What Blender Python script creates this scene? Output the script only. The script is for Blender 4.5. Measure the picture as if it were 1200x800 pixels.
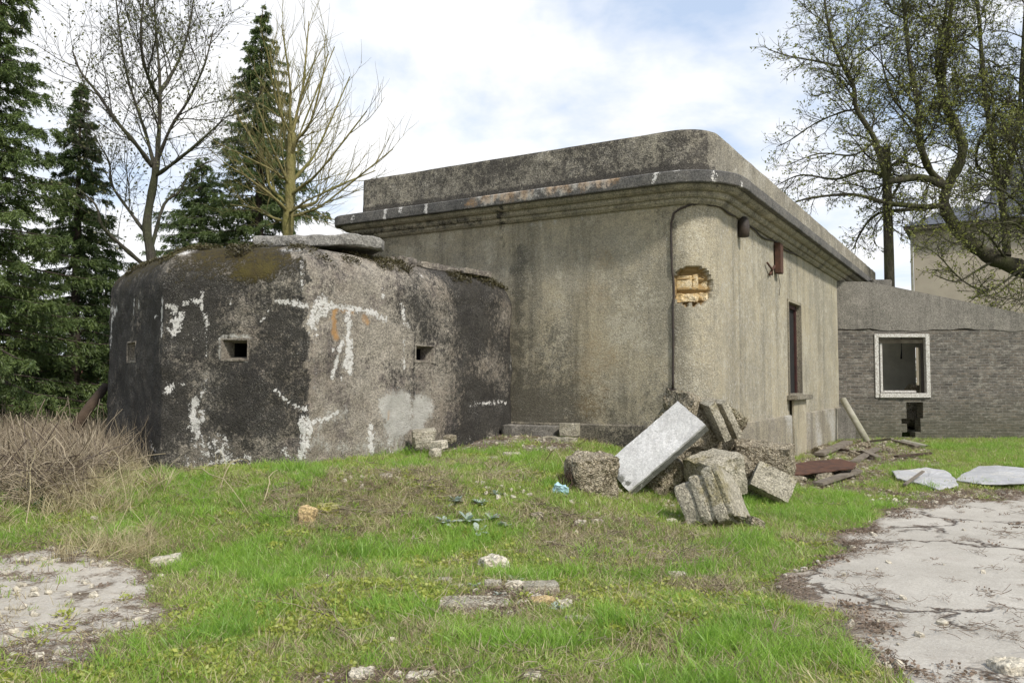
import bpy, bmesh, math, random
import numpy as np
from mathutils import Vector, Matrix, noise, Euler
from mathutils.bvhtree import BVHTree
R = math.radians
rng = np.random.default_rng(7)
random.seed(7)
for o in list(bpy.data.objects): bpy.data.objects.remove(o)
scn = bpy.context.scene
COL = scn.collection

# ------------------------------------------------------------------ camera, sky, sun, exposure
FPX = 968.0; HZ = 47.0; EYE = 1.6
PITCH = math.atan(HZ / FPX)
cam_d = bpy.data.cameras.new('camera'); cam = bpy.data.objects.new('camera', cam_d); COL.objects.link(cam)
cam_d.sensor_width = 36; cam_d.lens = FPX / 1200 * 36; cam_d.clip_start = .05; cam_d.clip_end = 3000
cam.location = (0, 0, EYE); cam.rotation_euler = (R(90) + PITCH, 0, 0)
scn.camera = cam
scn.render.resolution_x = 1024; scn.render.resolution_y = 682
SUN_EL, SUN_AZ = R(47), R(143)        # azimuth from +Y clockwise (towards +X)
sd = bpy.data.lights.new('sun', 'SUN'); sd.energy = 3.0; sd.angle = R(5); sd.color = (1, .95, .87)
sun = bpy.data.objects.new('sun', sd); COL.objects.link(sun)
sdir = Vector((math.sin(SUN_AZ) * math.cos(SUN_EL), math.cos(SUN_AZ) * math.cos(SUN_EL), math.sin(SUN_EL)))
sun.rotation_euler = sdir.to_track_quat('Z', 'Y').to_euler(); sun.location = (10, -10, 20)
vs = scn.view_settings
vs.view_transform = 'Standard'; vs.look = 'None'; vs.gamma = 1; vs.use_curve_mapping = False; vs.exposure = 0.55

class NT:
    """small helper for node trees"""
    def __init__(s, tree): s.t = tree; s.n = tree.nodes; s.l = tree.links
    def add(s, typ, ins=None, **kw):
        nd = s.n.new(typ)
        for k, v in kw.items(): setattr(nd, k, v)
        if ins:
            for k, v in ins.items():
                sk = nd.inputs[k]
                if isinstance(v, bpy.types.NodeSocket): s.l.new(v, sk)
                else: sk.default_value = v
        return nd
    def noise(s, vec, scale, detail=4, rough=.55, dist=0):
        return s.add('ShaderNodeTexNoise', {'Vector': vec, 'Scale': scale, 'Detail': detail, 'Roughness': rough, 'Distortion': dist}).outputs['Fac']
    def voro(s, vec, scale, feature='F1', out='Distance', rnd=1.0):
        return s.add('ShaderNodeTexVoronoi', {'Vector': vec, 'Scale': scale, 'Randomness': rnd}, feature=feature).outputs[out]
    def ramp(s, fac, lo, hi, a=0., b=1.):
        return s.add('ShaderNodeMapRange', {'Value': fac, 'From Min': lo, 'From Max': hi, 'To Min': a, 'To Max': b}).outputs[0]
    def math(s, op, a, b=0., clamp=False):
        return s.add('ShaderNodeMath', {0: a, 1: b}, operation=op, use_clamp=clamp).outputs[0]
    def mix(s, f, a, b, blend='MIX'):
        nd = s.n.new('ShaderNodeMix'); nd.data_type = 'RGBA'; nd.blend_type = blend
        for i, v in ((0, f), (6, a), (7, b)):
            if isinstance(v, bpy.types.NodeSocket): s.l.new(v, nd.inputs[i])
            else: nd.inputs[i].default_value = (v if i == 0 else (tuple(v) + (1,))[:4])
        return nd.outputs[2]
    def attr(s, name): return s.add('ShaderNodeAttribute', attribute_name=name).outputs['Fac']
    def mapping(s, vec, scale=(1, 1, 1), loc=(0, 0, 0), rot=(0, 0, 0)):
        return s.add('ShaderNodeMapping', {'Vector': vec, 'Scale': scale, 'Location': loc, 'Rotation': rot}).outputs[0]
    def bump(s, h, strength, dist, normal=None):
        ins = {'Height': h, 'Strength': strength, 'Distance': dist}
        if normal is not None: ins['Normal'] = normal
        return s.add('ShaderNodeBump', ins).outputs[0]

world = bpy.data.worlds.new('World'); scn.world = world; world.use_nodes = True
W = NT(world.node_tree); W.n.clear()
sky = W.add('ShaderNodeTexSky', sky_type='NISHITA', sun_disc=False, sun_elevation=SUN_EL, sun_rotation=SUN_AZ)
skc = W.mix(1.0, sky.outputs[0], (.105, .105, .105), 'MULTIPLY')
tc = W.add('ShaderNodeTexCoord').outputs['Generated']
sep = W.add('ShaderNodeSeparateXYZ', {0: tc})
zz = W.math('ADD', W.math('MAXIMUM', sep.outputs[2], 0.), .25)
cx_ = W.math('DIVIDE', sep.outputs[0], zz); cy_ = W.math('DIVIDE', sep.outputs[1], zz)
cv = W.add('ShaderNodeCombineXYZ', {0: cx_, 1: cy_, 2: 0.37}).outputs[0]
cn = W.noise(W.mapping(cv, loc=(3.1, 1.7, 0)), 1.15, 7, .56, .25)
cov = W.ramp(W.math('SUBTRACT', cn, W.math('MULTIPLY', W.math('MAXIMUM', W.math('SUBTRACT', sep.outputs[2], .20), 0.), .30)), .34, .46)
shade = W.ramp(W.noise(W.mapping(cv, loc=(8.1, 4.0, 0)), 2.2, 5, .6), .3, .7)
cloud = W.mix(shade, (.66, .68, .73), (.80, .80, .80))
skyc = W.mix(cov, W.mix(.6, skc, (.54, .64, .80)), cloud)
bg = W.add('ShaderNodeBackground', {'Color': skyc, 'Strength': 1.0})
W.l.new(bg.outputs[0], W.add('ShaderNodeOutputWorld').inputs[0])

# ------------------------------------------------------------------ projection helpers (photo pixel -> place in the world)
CA, SA = math.cos(PITCH), math.sin(PITCH)
CAMP = Vector((0, 0, EYE))
def ray(px, py):
    dx = (px - 600) / FPX; du = -(py - 400) / FPX
    return Vector((dx, CA - du * SA, SA + du * CA))
def P(px, py, Y):
    d = ray(px, py); return CAMP + d * (Y / d.y)
def RP(px, py, pt, n):
    d = ray(px, py); t = (Vector(pt) - CAMP).dot(Vector(n)) / d.dot(Vector(n)); return CAMP + d * t
def sstep(a, b, x):
    t = np.clip((x - a) / (b - a), 0, 1); return t * t * (3 - 2 * t)
def vnoise(x, y, s, seed=0):
    """cheap vectorised value noise"""
    x = np.asarray(x) / s + 100 + seed * 17.3; y = np.asarray(y) / s + 100 + seed * 5.7
    xi = np.floor(x).astype(np.int64); yi = np.floor(y).astype(np.int64); fx = x - xi; fy = y - yi
    def h(a, b):
        v = np.sin((a * 127.1 + b * 311.7 + seed * 13.1)) * 43758.5453; return v - np.floor(v)
    fx = fx * fx * (3 - 2 * fx); fy = fy * fy * (3 - 2 * fy)
    return (h(xi, yi) * (1 - fx) + h(xi + 1, yi) * fx) * (1 - fy) + (h(xi, yi + 1) * (1 - fx) + h(xi + 1, yi + 1) * fx) * fy
def H(x, y):
    """ground height: flat yard on the right, low bank under the bunker on the left"""
    x = np.asarray(x, float); y = np.asarray(y, float)
    up = sstep(6.6, 10.6, y)
    lat = 1 - sstep(-.3 + .38 * (y - 9.5), 2.5 + .32 * (y - 9.5), x)
    left = 1 - .5 * sstep(2.8, 7, -x)
    h = .52 * up * lat * left
    h += .14 * np.exp(-((x - .1) ** 2 / 1.2 + (y - 14.0) ** 2 / 1.5))
    h += .10 * np.exp(-((x + 1.3) ** 2 / 1.5 + (y - 9.4) ** 2 / .5))
    h -= .12 * np.exp(-((x + .9) ** 2 / 2.5 + (y - 7.6) ** 2 / .5)) * .6
    rough = 1 - .8 * sstep(1.6, 3.2, x - .32 * (y - 6))
    near = np.exp(-np.maximum(np.hypot(x, y) - 25, 0) / 15)
    h += (vnoise(x, y, .9, 1) - .5) * .09 * rough * near + (vnoise(x, y, .27, 2) - .5) * .035 * rough * near
    return h
def G(px, py):
    d = ray(px, py); t = 2.0
    for _ in range(4000):
        p = CAMP + d * t
        if p.z <= float(H(p.x, p.y)): return p
        t += .02 + t * .0005
    return p
def GX(px, Y):
    x = (px - 600) / FPX * Y; return Vector((x, Y, float(H(x, Y))))

# ------------------------------------------------------------------ object helpers
def tag(o, label=None, cat=None, group=None, kind=None):
    if label: o['label'] = label
    if cat: o['category'] = cat
    if group: o['group'] = group
    if kind: o['kind'] = kind
    return o
def mesh_obj(name, verts, faces, mat=None, parent=None, smooth=True):
    me = bpy.data.meshes.new(name)
    me.from_pydata([tuple(v) for v in verts], [], [tuple(f) for f in faces]); me.update()
    if smooth: me.polygons.foreach_set('use_smooth', [True] * len(me.polygons))
    o = bpy.data.objects.new(name, me); COL.objects.link(o)
    if mat: me.materials.append(mat)
    if parent: o.parent = parent; o.matrix_parent_inverse = parent.matrix_world.inverted() if False else Matrix.Translation(-parent.location)
    return o
def np_obj(name, V, F, mat=None, parent=None, smooth=False):
    """V (n,3), F (m,k) numpy"""
    V = np.asarray(V, np.float32); F = np.asarray(F, np.int32); k = F.shape[1]
    me = bpy.data.meshes.new(name)
    me.vertices.add(len(V)); me.vertices.foreach_set('co', V.ravel())
    me.loops.add(F.size); me.loops.foreach_set('vertex_index', F.ravel())
    me.polygons.add(len(F)); me.polygons.foreach_set('loop_start', np.arange(0, F.size, k, dtype=np.int32))
    me.update(calc_edges=True); me.validate()
    if smooth: me.polygons.foreach_set('use_smooth', [True] * len(me.polygons))
    o = bpy.data.objects.new(name, me); COL.objects.link(o)
    if mat: me.materials.append(mat)
    if parent: o.parent = parent; o.matrix_parent_inverse = Matrix.Translation(-parent.location)
    return o
def empty(name, loc=(0, 0, 0)):
    o = bpy.data.objects.new(name, None); COL.objects.link(o); o.location = loc; o.empty_display_size = .2; return o
def bm_obj(name, bm, mat=None, parent=None, smooth=False):
    me = bpy.data.meshes.new(name); bm.to_mesh(me); bm.free()
    if smooth: me.polygons.foreach_set('use_smooth', [True] * len(me.polygons))
    o = bpy.data.objects.new(name, me); COL.objects.link(o)
    if mat: me.materials.append(mat)
    if parent: o.parent = parent; o.matrix_parent_inverse = Matrix.Translation(-parent.location)
    return o
def set_attr(o, name, vals):
    a = o.data.attributes.get(name) or o.data.attributes.new(name, 'FLOAT', 'POINT')
    a.data.foreach_set('value', np.asarray(vals, np.float32))
def get_co(o):
    c = np.empty(len(o.data.vertices) * 3, np.float32); o.data.vertices.foreach_get('co', c); return c.reshape(-1, 3).astype(float)
def paint(o, strokes, T=None):
    """strokes: (polyline of photo points, radius px, strength) laid on the surface itself -> mask 0..1 per vertex"""
    co = get_co(o); bvh = BVHTree.FromPolygons([tuple(c) for c in co], [tuple(p.vertices) for p in o.data.polygons])
    m = np.zeros(len(co))
    for poly, r, *s in strokes:
        st = s[0] if s else 1.0
        if T: sc, ox, oy = T; poly = [(ox + a * sc, oy + b * sc) for a, b in poly]; rr = r * sc
        else: rr = r
        pts = []
        if len(poly) == 1: poly = poly * 2
        for (a, b), (c, d) in zip(poly[:-1], poly[1:]):
            n = max(1, int(math.hypot(c - a, d - b) / max(1.5, rr * .5)))
            for i in range(n + 1): pts.append((a + (c - a) * i / n, b + (d - b) * i / n))
        if rr >= 3 and st > .9:
            ex = []
            for a, b in pts:
                if rng.random() < .35: ex.append((a + rng.normal() * rr * 1.1, b + rng.normal() * rr * 1.3 + rr * .5))
            pts = [(a, b, 1.) for a, b in pts] + [(a, b, rng.uniform(.2, .5)) for a, b in ex]
        else: pts = [(a, b, 1.) for a, b in pts]
        for a, b, sz_ in pts:
            hit = bvh.ray_cast(CAMP, ray(a, b))
            if hit[0] is None: continue
            q = np.array(hit[0]) + rng.normal(size=3) * rr * hit[0].y / FPX * .22; rad = rr * hit[0].y / FPX * rng.uniform(.45, 1.25) * sz_
            sel = np.where((np.abs(co[:, 0] - q[0]) < rad * 2) & (np.abs(co[:, 2] - q[2]) < rad * 2))[0]
            if not len(sel): continue
            d = np.linalg.norm(co[sel] - q, axis=1) / rad
            v = st * np.clip(1.15 - d * .62, 0, 1) * .92; m[sel] = np.maximum(m[sel], v)
    return m

# ------------------------------------------------------------------ materials
def new_mat(name):
    m = bpy.data.materials.new(name); m.use_nodes = True; t = NT(m.node_tree); t.n.clear()
    b = t.add('ShaderNodeBsdfPrincipled', {'Roughness': .9}); t.l.new(b.outputs[0], t.add('ShaderNodeOutputMaterial').inputs[0])
    b.inputs['Specular IOR Level'].default_value = .25
    return m, t, b
def concrete(name, a, b, c=None, speck=.5, speckcol=(.5, .48, .42), streak=.5, dark=(.035, .033, .03), bumps=1.0, pits=0., lichen=0., seed=0., agg=0.0, grain=.8):
    """a/b: two base tones, c: third tone in blotches; attribute masks: white rust moss pale dark ochre"""
    m, t, bs = new_mat(name)
    v = t.mapping(t.add('ShaderNodeTexCoord').outputs['Object'], loc=(seed, seed * .7, seed * .3))
    n1 = t.noise(v, .7, 5, .6); n2 = t.noise(v, 5, 6, .65); n3 = t.noise(v, 42, 4, .7); n4 = t.noise(v, 16, 5, .7)
    col = t.mix(t.ramp(t.math('ADD', n1, t.math('MULTIPLY', t.math('SUBTRACT', n2, .5), .7)), .38, .62), a, b)
    if c: col = t.mix(t.math('MULTIPLY', t.ramp(t.math('ADD', t.noise(v, 1.6, 6, .7), t.math('MULTIPLY', t.math('SUBTRACT', n4, .5), .5)), .52, .62), .8), col, c)
    st = t.noise(t.mapping(v, scale=(2.2, 2.2, .16)), 1.0, 7, .72)
    col = t.mix(t.math('MULTIPLY', t.ramp(st, .48, .66), streak), col, dark)
    # dark lichen / weathering
    dk = t.attr('dark')
    dn = t.math('ADD', t.math('MULTIPLY', n3, .35), t.math('ADD', t.math('MULTIPLY', n4, .45), t.math('MULTIPLY', n2, .35)))
    dn = t.math('SUBTRACT', dn, .075)
    dthr = t.math('SUBTRACT', 1.0, t.math('ADD', dk, lichen))
    dm = t.ramp(t.math('SUBTRACT', dn, t.math('MULTIPLY', dthr, .75)), -.01, .13)
    col = t.mix(t.math('MULTIPLY', dm, .9), col, dark)
    col = t.mix(t.ramp(n3, .25, .75, .0, .42), col, t.mix(1., col, (.35, .34, .33), 'MULTIPLY'))
    # light pebbles / spots
    vo = t.voro(v, 62); von = t.noise(v, 3.0, 4, .6)
    sp = t.math('MULTIPLY', t.ramp(vo, .30, .18), t.ramp(t.math('ADD', von, t.attr('speck')), .62 - .2 * speck, .86 - .2 * speck))
    col = t.mix(t.math('MULTIPLY', sp, speck), col, speckcol)
    vo2 = t.voro(v, 21); sp2 = t.math('MULTIPLY', t.ramp(t.math('ADD', vo2, t.math('MULTIPLY', n3, .3)), .36, .30), t.ramp(t.math('ADD', t.noise(v, 2.1, 5, .7), t.math('MULTIPLY', t.attr('speck'), .8)), .60 - .1 * speck, .72))
    col = t.mix(t.math('MULTIPLY', sp2, .75), col, speckcol)
    if agg:
        vc = t.voro(v, 48, out='Color'); vg = t.add('ShaderNodeRGBToBW', {0: vc}).outputs[0]
        col = t.mix(agg, col, t.mix(t.ramp(vg, .15, .85), t.mix(1., col, (.4, .38, .36), 'MULTIPLY'), t.mix(.5, col, (.62, .56, .46))))
    gc = t.add('ShaderNodeRGBToBW', {0: t.voro(v, 58, out='Color')}).outputs[0]
    gf = t.math('ADD', t.math('MULTIPLY', gc, .8), t.math('MULTIPLY', t.noise(v, 95, 3, .8), 1.1))
    gcol = t.add('ShaderNodeCombineColor', {0: t.ramp(gf, .50, 1.35, .34, 1.75), 1: t.ramp(gf, .50, 1.35, .34, 1.73), 2: t.ramp(gf, .50, 1.35, .34, 1.68)}).outputs[0]
    col = t.mix(grain, col, gcol, 'MULTIPLY')
    pit = t.math('MULTIPLY', t.ramp(t.math('ADD', t.voro(v, 27), t.math('MULTIPLY', n3, .35)), .40, .32), t.ramp(t.noise(v, 4.3, 4, .7), .50, .60))
    col = t.mix(t.math('MULTIPLY', pit, grain * .75), col, t.mix(1., col, (.30, .28, .27), 'MULTIPLY'))
    def layer(col, at, colr, lo, hi, w=.5):
        k = t.attr(at)
        f = t.ramp(t.math('ADD', k, t.math('MULTIPLY', t.math('SUBTRACT', t.math('ADD', t.math('MULTIPLY', n4, .6), t.math('MULTIPLY', n3, .4)), .5), w * 2)), lo, hi)
        f = t.math('MULTIPLY', f, t.ramp(k, 0.02, .12))
        return t.mix(f, col, colr), f
    col, fp = layer(col, 'pale', t.mix(n4, (.26, .25, .225), (.50, .48, .43)), .36, .56, .7)
    col, fo = layer(col, 'ochre', t.mix(n2, (.20, .125, .05), (.34, .24, .11)), .3, .75, .5)
    col, fr = layer(col, 'rust', t.mix(n4, (.30, .15, .05), (.42, .27, .13)), .35, .8, .5)
    col, fw = layer(col, 'white', t.mix(n3, (.40, .38, .35), (.72, .70, .66)), .42, .56, 2.3)
    col, fm = layer(col, 'moss', t.mix(t.math('ADD', n4, t.math('SUBTRACT', t.attr('olive'), .25)), (.030, .021, .012), (.115, .095, .022)), .35, .7, 1.1)
    t.l.new(col, bs.inputs['Base Color'])
    hgt = t.math('ADD', t.math('MULTIPLY', n3, .5), t.math('ADD', t.math('MULTIPLY', n4, .9), t.math('MULTIPLY', fw, .25)))
    hgt = t.math('ADD', hgt, t.math('MULTIPLY', fm, .5)); hgt = t.math('SUBTRACT', t.math('ADD', hgt, t.math('MULTIPLY', gc, .6 * grain)), t.math('MULTIPLY', pit, .8))
    if pits or agg: hgt = t.math('SUBTRACT', hgt, t.math('MULTIPLY', vo, 1.2 * max(pits, agg)))
    t.l.new(t.bump(hgt, .75 * bumps, .02), bs.inputs['Normal'])
    return m
M = {}
M['bunker'] = concrete('bunker_concrete', (.22, .19, .155), (.31, .28, .235), (.13, .11, .10), speck=.8, streak=.35, dark=(.024, .023, .021), bumps=1.1, pits=.4, speckcol=(.32, .31, .29))
M['wall'] = concrete('render_wall', (.40, .352, .25), (.30, .272, .205), (.46, .42, .325), speck=.9, streak=.6, dark=(.115, .105, .08), bumps=.8, seed=4, pits=.3, grain=.45)
M['plinth'] = concrete('plinth_render', (.33, .295, .22), (.24, .215, .17), speck=.2, streak=.5, dark=(.05, .047, .04), seed=9)
M['cornice'] = concrete('cornice_render', (.36, .325, .25), (.27, .25, .20), speck=.1, streak=.6, dark=(.03, .029, .028), seed=2, bumps=.6)
M['fascia'] = concrete('fascia_slab', (.085, .083, .08), (.15, .142, .13), speck=.1, streak=.3, dark=(.022, .022, .022), seed=12, bumps=.6)
M['parapet'] = concrete('parapet_concrete', (.33, .30, .24), (.24, .22, .18), (.42, .39, .33), speck=.5, streak=.3, dark=(.055, .05, .045), lichen=.26, seed=6, pits=.5)
M['annexcon'] = concrete('annex_concrete', (.22, .205, .18), (.17, .16, .14), (.27, .25, .22), speck=.15, streak=.5, dark=(.045, .042, .04), seed=17)
M['rubble'] = concrete('rubble_concrete', (.40, .34, .23), (.27, .23, .15), (.15, .135, .05), speck=.5, streak=0., lichen=.12, dark=(.06, .052, .04), bumps=1.6, pits=.8, agg=.8, seed=3)
M['rubble_grey'] = concrete('rubble_render', (.46, .43, .35), (.31, .285, .22), (.22, .19, .09), speck=.5, streak=.1, lichen=.24, agg=.3, dark=(.06, .055, .05), bumps=1.1, seed=5)
M['slab'] = concrete('slab_pale', (.60, .595, .57), (.50, .49, .47), (.68, .67, .65), speck=.15, grain=.25, streak=0., dark=(.12, .12, .10), bumps=.7, seed=8)
M['roofslab'] = concrete('slab_grey', (.21, .20, .185), (.28, .27, .25), speck=.4, streak=.1, lichen=.1, seed=11, bumps=.9)
M['stone'] = concrete('loose_stone', (.50, .46, .38), (.40, .36, .28), speck=.3, streak=0., lichen=.03, seed=21)
M['pave'] = None

def simple(name, col, rough=.8, bumpn=20, bs_=.3, col2=None, metal=0., sc=6):
    m, t, b = new_mat(name)
    v = t.add('ShaderNodeTexCoord').outputs['Object']; n = t.noise(v, sc, 5, .65)
    c2 = col2 or tuple(x * .6 for x in col)
    t.l.new(t.mix(t.ramp(n, .35, .65), col, c2), b.inputs['Base Color'])
    b.inputs['Roughness'].default_value = rough; b.inputs['Metallic'].default_value = metal
    t.l.new(t.bump(t.noise(v, bumpn, 4, .6), bs_, .02), b.inputs['Normal'])
    return m
def bark(name, c1, c2, moss=None):
    m, t, b = new_mat(name)
    v = t.add('ShaderNodeTexCoord').outputs['Object']; n = t.noise(t.mapping(v, scale=(1, 1, .25)), 18, 5, .7)
    c = t.mix(t.ramp(n, .35, .65), c1, c2)
    if moss: c = t.mix(t.ramp(t.noise(v, 1.4, 4, .6), .42, .6, 0, .8), c, moss)
    t.l.new(c, b.inputs['Base Color']); t.l.new(t.bump(t.math('ADD', n, t.math('MULTIPLY', t.noise(v, 9, 5, .7), .8)), .95, .06), b.inputs['Normal']); return m
def leafmat(name, c1, c2, trans=.35, c3=None, randscale=None):
    m = bpy.data.materials.new(name); m.use_nodes = True; t = NT(m.node_tree); t.n.clear()
    rnd = t.add('ShaderNodeObjectInfo').outputs['Random']
    isl = t.add('ShaderNodeNewGeometry').outputs['Random Per Island']
    v = t.add('ShaderNodeNewGeometry').outputs['Position']
    n = t.noise(v, randscale or 1.2, 3, .6)
    f = t.math('ADD', t.math('MULTIPLY', isl, .45), t.math('ADD', t.math('MULTIPLY', rnd, .25), t.math('MULTIPLY', t.ramp(n, .3, .7), .4)))
    c = t.mix(t.ramp(f, .15, .95), c1, c2)
    if c3: c = t.mix(t.ramp(isl, .82, .9), c, c3)
    d = t.add('ShaderNodeBsdfDiffuse', {'Color': c}); tr = t.add('ShaderNodeBsdfTranslucent', {'Color': c})
    mx = t.add('ShaderNodeMixShader', {0: trans, 1: d.outputs[0], 2: tr.outputs[0]})
    g = t.add('ShaderNodeBsdfGlossy', {'Color': (.8, .8, .8, 1), 'Roughness': .55})
    mx2 = t.add('ShaderNodeMixShader', {0: .04, 1: mx.outputs[0], 2: g.outputs[0]})
    t.l.new(mx2.outputs[0], t.add('ShaderNodeOutputMaterial').inputs[0])
    return m
M['bark_dark'] = bark('bark_dark', (.05, .042, .034), (.10, .088, .07), (.07, .075, .035))
M['bark_moss'] = bark('bark_mossy', (.045, .04, .028), (.09, .08, .055), (.075, .08, .03))
M['bark_yellow'] = bark('bark_yellow_green', (.20, .17, .07), (.28, .24, .11), (.19, .18, .055))
M['bark_spruce'] = bark('bark_spruce', (.05, .038, .03), (.09, .07, .055))
M['spruce'] = leafmat('spruce_needles', (.038, .072, .018), (.135, .18, .045), .25)
M['leaf_bud'] = leafmat('young_leaves', (.16, .19, .04), (.34, .34, .08), .45)
M['leaf_bud2'] = leafmat('leaf_buds', (.10, .11, .04), (.20, .20, .08), .4)
M['grass'] = leafmat('grass_blades', (.18, .29, .045), (.44, .56, .10), .5, (.60, .50, .28), .6)
M['grass_lush'] = leafmat('grass_blades_lush', (.18, .33, .045), (.40, .60, .085), .55, None, .9)
M['moss_leaf'] = leafmat('clover_leaves', (.26, .31, .05), (.44, .46, .09), .4, None, .9)
M['straw'] = leafmat('dry_blades', (.36, .30, .16), (.60, .53, .32), .35, (.22, .16, .10))
M['bramble'] = leafmat('dry_stalks', (.22, .17, .11), (.52, .44, .31), .2, (.09, .065, .05))
M['silver'] = leafmat('silver_leaves', (.30, .37, .30), (.46, .52, .46), .3)
M['litter'] = leafmat('leaf_litter', (.12, .085, .06), (.28, .21, .15), .1)
M['hedge'] = leafmat('shrub_leaves', (.02, .045, .012), (.055, .095, .025), .25)
M['wood'] = simple('weathered_wood', (.22, .19, .15), .9, 30, .5, (.11, .09, .07))
M['log'] = simple('rotten_log', (.085, .06, .04), .95, 25, .8, (.05, .035, .025))
M['paintwood'] = simple('peeling_white_paint', (.66, .65, .61), .7, 40, .6, (.27, .24, .20), sc=26)
M['rustm'] = simple('rusted_metal', (.11, .055, .035), .85, 30, .5, (.06, .035, .027))
M['darkmetal'] = simple('dark_metal', (.035, .03, .028), .6, 30, .3, (.06, .045, .035))
M['pipe'] = simple('fibre_pipe', (.36, .34, .28), .8, 25, .4, (.25, .24, .17))
M['slate'] = simple('slate_roof', (.085, .09, .105), .6, 12, .4, (.12, .125, .14))
M['housewall'] = simple('house_render', (.46, .40, .31), .9, 30, .2, (.40, .345, .27), sc=1.2)
M['housewhite'] = simple('white_render', (.70, .69, .66), .9, 30, .2, (.6, .6, .58), sc=1.2)
M['glass'] = simple('dark_glass', (.03, .035, .04), .15, 5, .02)
M['plaster'] = simple('room_plaster', (.62, .60, .50), .9, 20, .3, (.48, .46, .38), sc=2)
M['black'] = simple('inside_shade_black', (.02, .019, .018), .95, 20, .3)  # near-black puts interior shade into slit and window colour; wire and crack share it
M['redpaint'] = simple('faded_red_paint', (.075, .028, .024), .7, 20, .4, (.035, .02, .018))
M['blueplastic'] = simple('pale_blue_plastic', (.40, .56, .60), .5, 20, .4, (.25, .40, .45))

# ------------------------------------------------------------------ ground
PAVE_PX = [(1330, 578), (1200, 583), (1135, 589), (1085, 592), (1060, 603), (1012, 628), (1000, 648), (965, 660), (944, 683), (962, 700), (985, 722), (1000, 752), (1040, 790), (1075, 840)]
def flat(px, py): d = ray(px, py); t = -EYE / d.z; return (d.x * t, d.y * t)
PAVE = np.array([flat(*p) for p in PAVE_PX] + [(1.75, 1.0), (14, -3), (16, 13.0)])
def sdist(poly, x, y):
    """signed distance (positive inside)"""
    x = np.asarray(x, float); y = np.asarray(y, float); dm = np.full(x.shape, 1e9); ins = np.zeros(x.shape, bool); n = len(poly)
    for i in range(n):
        ax, ay = poly[i]; bx, by = poly[(i + 1) % n]
        ex, ey = bx - ax, by - ay; wx, wy = x - ax, y - ay
        k = np.clip((wx * ex + wy * ey) / (ex * ex + ey * ey), 0, 1)
        dm = np.minimum(dm, np.hypot(wx - ex * k, wy - ey * k))
        c = (ay > y) != (by > y)
        with np.errstate(divide='ignore', invalid='ignore'): xi = (bx - ax) * (y - ay) / (by - ay) + ax
        ins ^= c & (x < xi)
    return np.where(ins, dm, -dm)
def pave_sd(x, y): return sdist(PAVE, x, y) + .09 + (vnoise(x, y, .55, 11) - .5) * .5 + (vnoise(x, y, .14, 12) - .5) * .16
SAND_PX = [(-160, 668), (40, 650), (120, 655), (185, 672), (208, 708), (196, 722), (175, 740), (140, 752), (60, 790), (30, 775), (0, 770), (-60, 752), (-200, 800)]
SAND = np.array([flat(*p) for p in SAND_PX])
def sand_sd(x, y): return sdist(SAND, x, y) + (vnoise(x, y, .5, 21) - .5) * .35 + (vnoise(x, y, .12, 22) - .5) * .2
def blob(px, py, rx, ry):
    g = G(px, py); return (g.x, g.y, rx, ry)
def inblobs(bl, x, y, ns=31):
    m = np.zeros(np.shape(x)); w = (vnoise(x, y, .4, ns) - .5) * .9 + (vnoise(x, y, .13, ns + 1) - .5) * .5
    for cx, cy, rx, ry in bl:
        d = np.sqrt(((x - cx) / rx) ** 2 + ((y - cy) / ry) ** 2); m = np.maximum(m, np.clip((1.25 - d + w * .5) * 2, 0, 1))
    return m
DRY = [blob(420, 565, .55, .5), blob(500, 572, .5, .6), blob(470, 590, .5, .4), blob(395, 600, .5, .4), blob(690, 640, .6, .6), blob(740, 620, .6, .5), blob(600, 560, .35, .3), blob(430, 612, .35, .2),
       blob(780, 655, .6, .4), blob(820, 690, .35, .25), blob(710, 660, .5, .35), blob(645, 610, .4, .4), blob(330, 590, .4, .35), blob(540, 545, .6, .4)]
BARE = [blob(590, 700, .42, .22), blob(560, 716, .3, .13), blob(640, 700, .25, .16), blob(440, 797, .5, .14), blob(640, 524, .5, .4), blob(560, 522, .9, .45), blob(330, 706, .2, .1),
        blob(600, 512, 1.0, .9), blob(530, 526, .7, .5), blob(950, 550, .9, 1.6), blob(1030, 535, .8, 1.8), blob(975, 562, .6, .5),
        blob(960, 545, .8, 1.0), blob(990, 528, 1.5, 1.6), blob(1000, 575, .5, .3), blob(1060, 590, .6, .4), blob(1090, 582, 1.0, .35), blob(1180, 578, 1.2, .3)]
LUSH = [blob(900, 600, .9, .8), blob(960, 590, .9, .9), blob(985, 610, .5, .4), blob(860, 650, .5, .4), blob(560, 620, .8, .3), blob(480, 640, .6, .4), blob(1140, 525, 3, 1.2), blob(330, 660, .9, .5), blob(620, 745, .5, .3), blob(1050, 545, .6, 1.5), blob(330, 540, .8, .25), blob(920, 760, .5, .4)]
MOSS = [blob(520, 665, .8, .4), blob(330, 720, .8, .4), blob(450, 700, .6, .3), blob(700, 700, .6, .4), blob(780, 720, .5, .4), blob(640, 560, .4, .4), blob(260, 740, .6, .3), blob(270, 790, .5, .2), blob(850, 710, .5, .4)]

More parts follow.
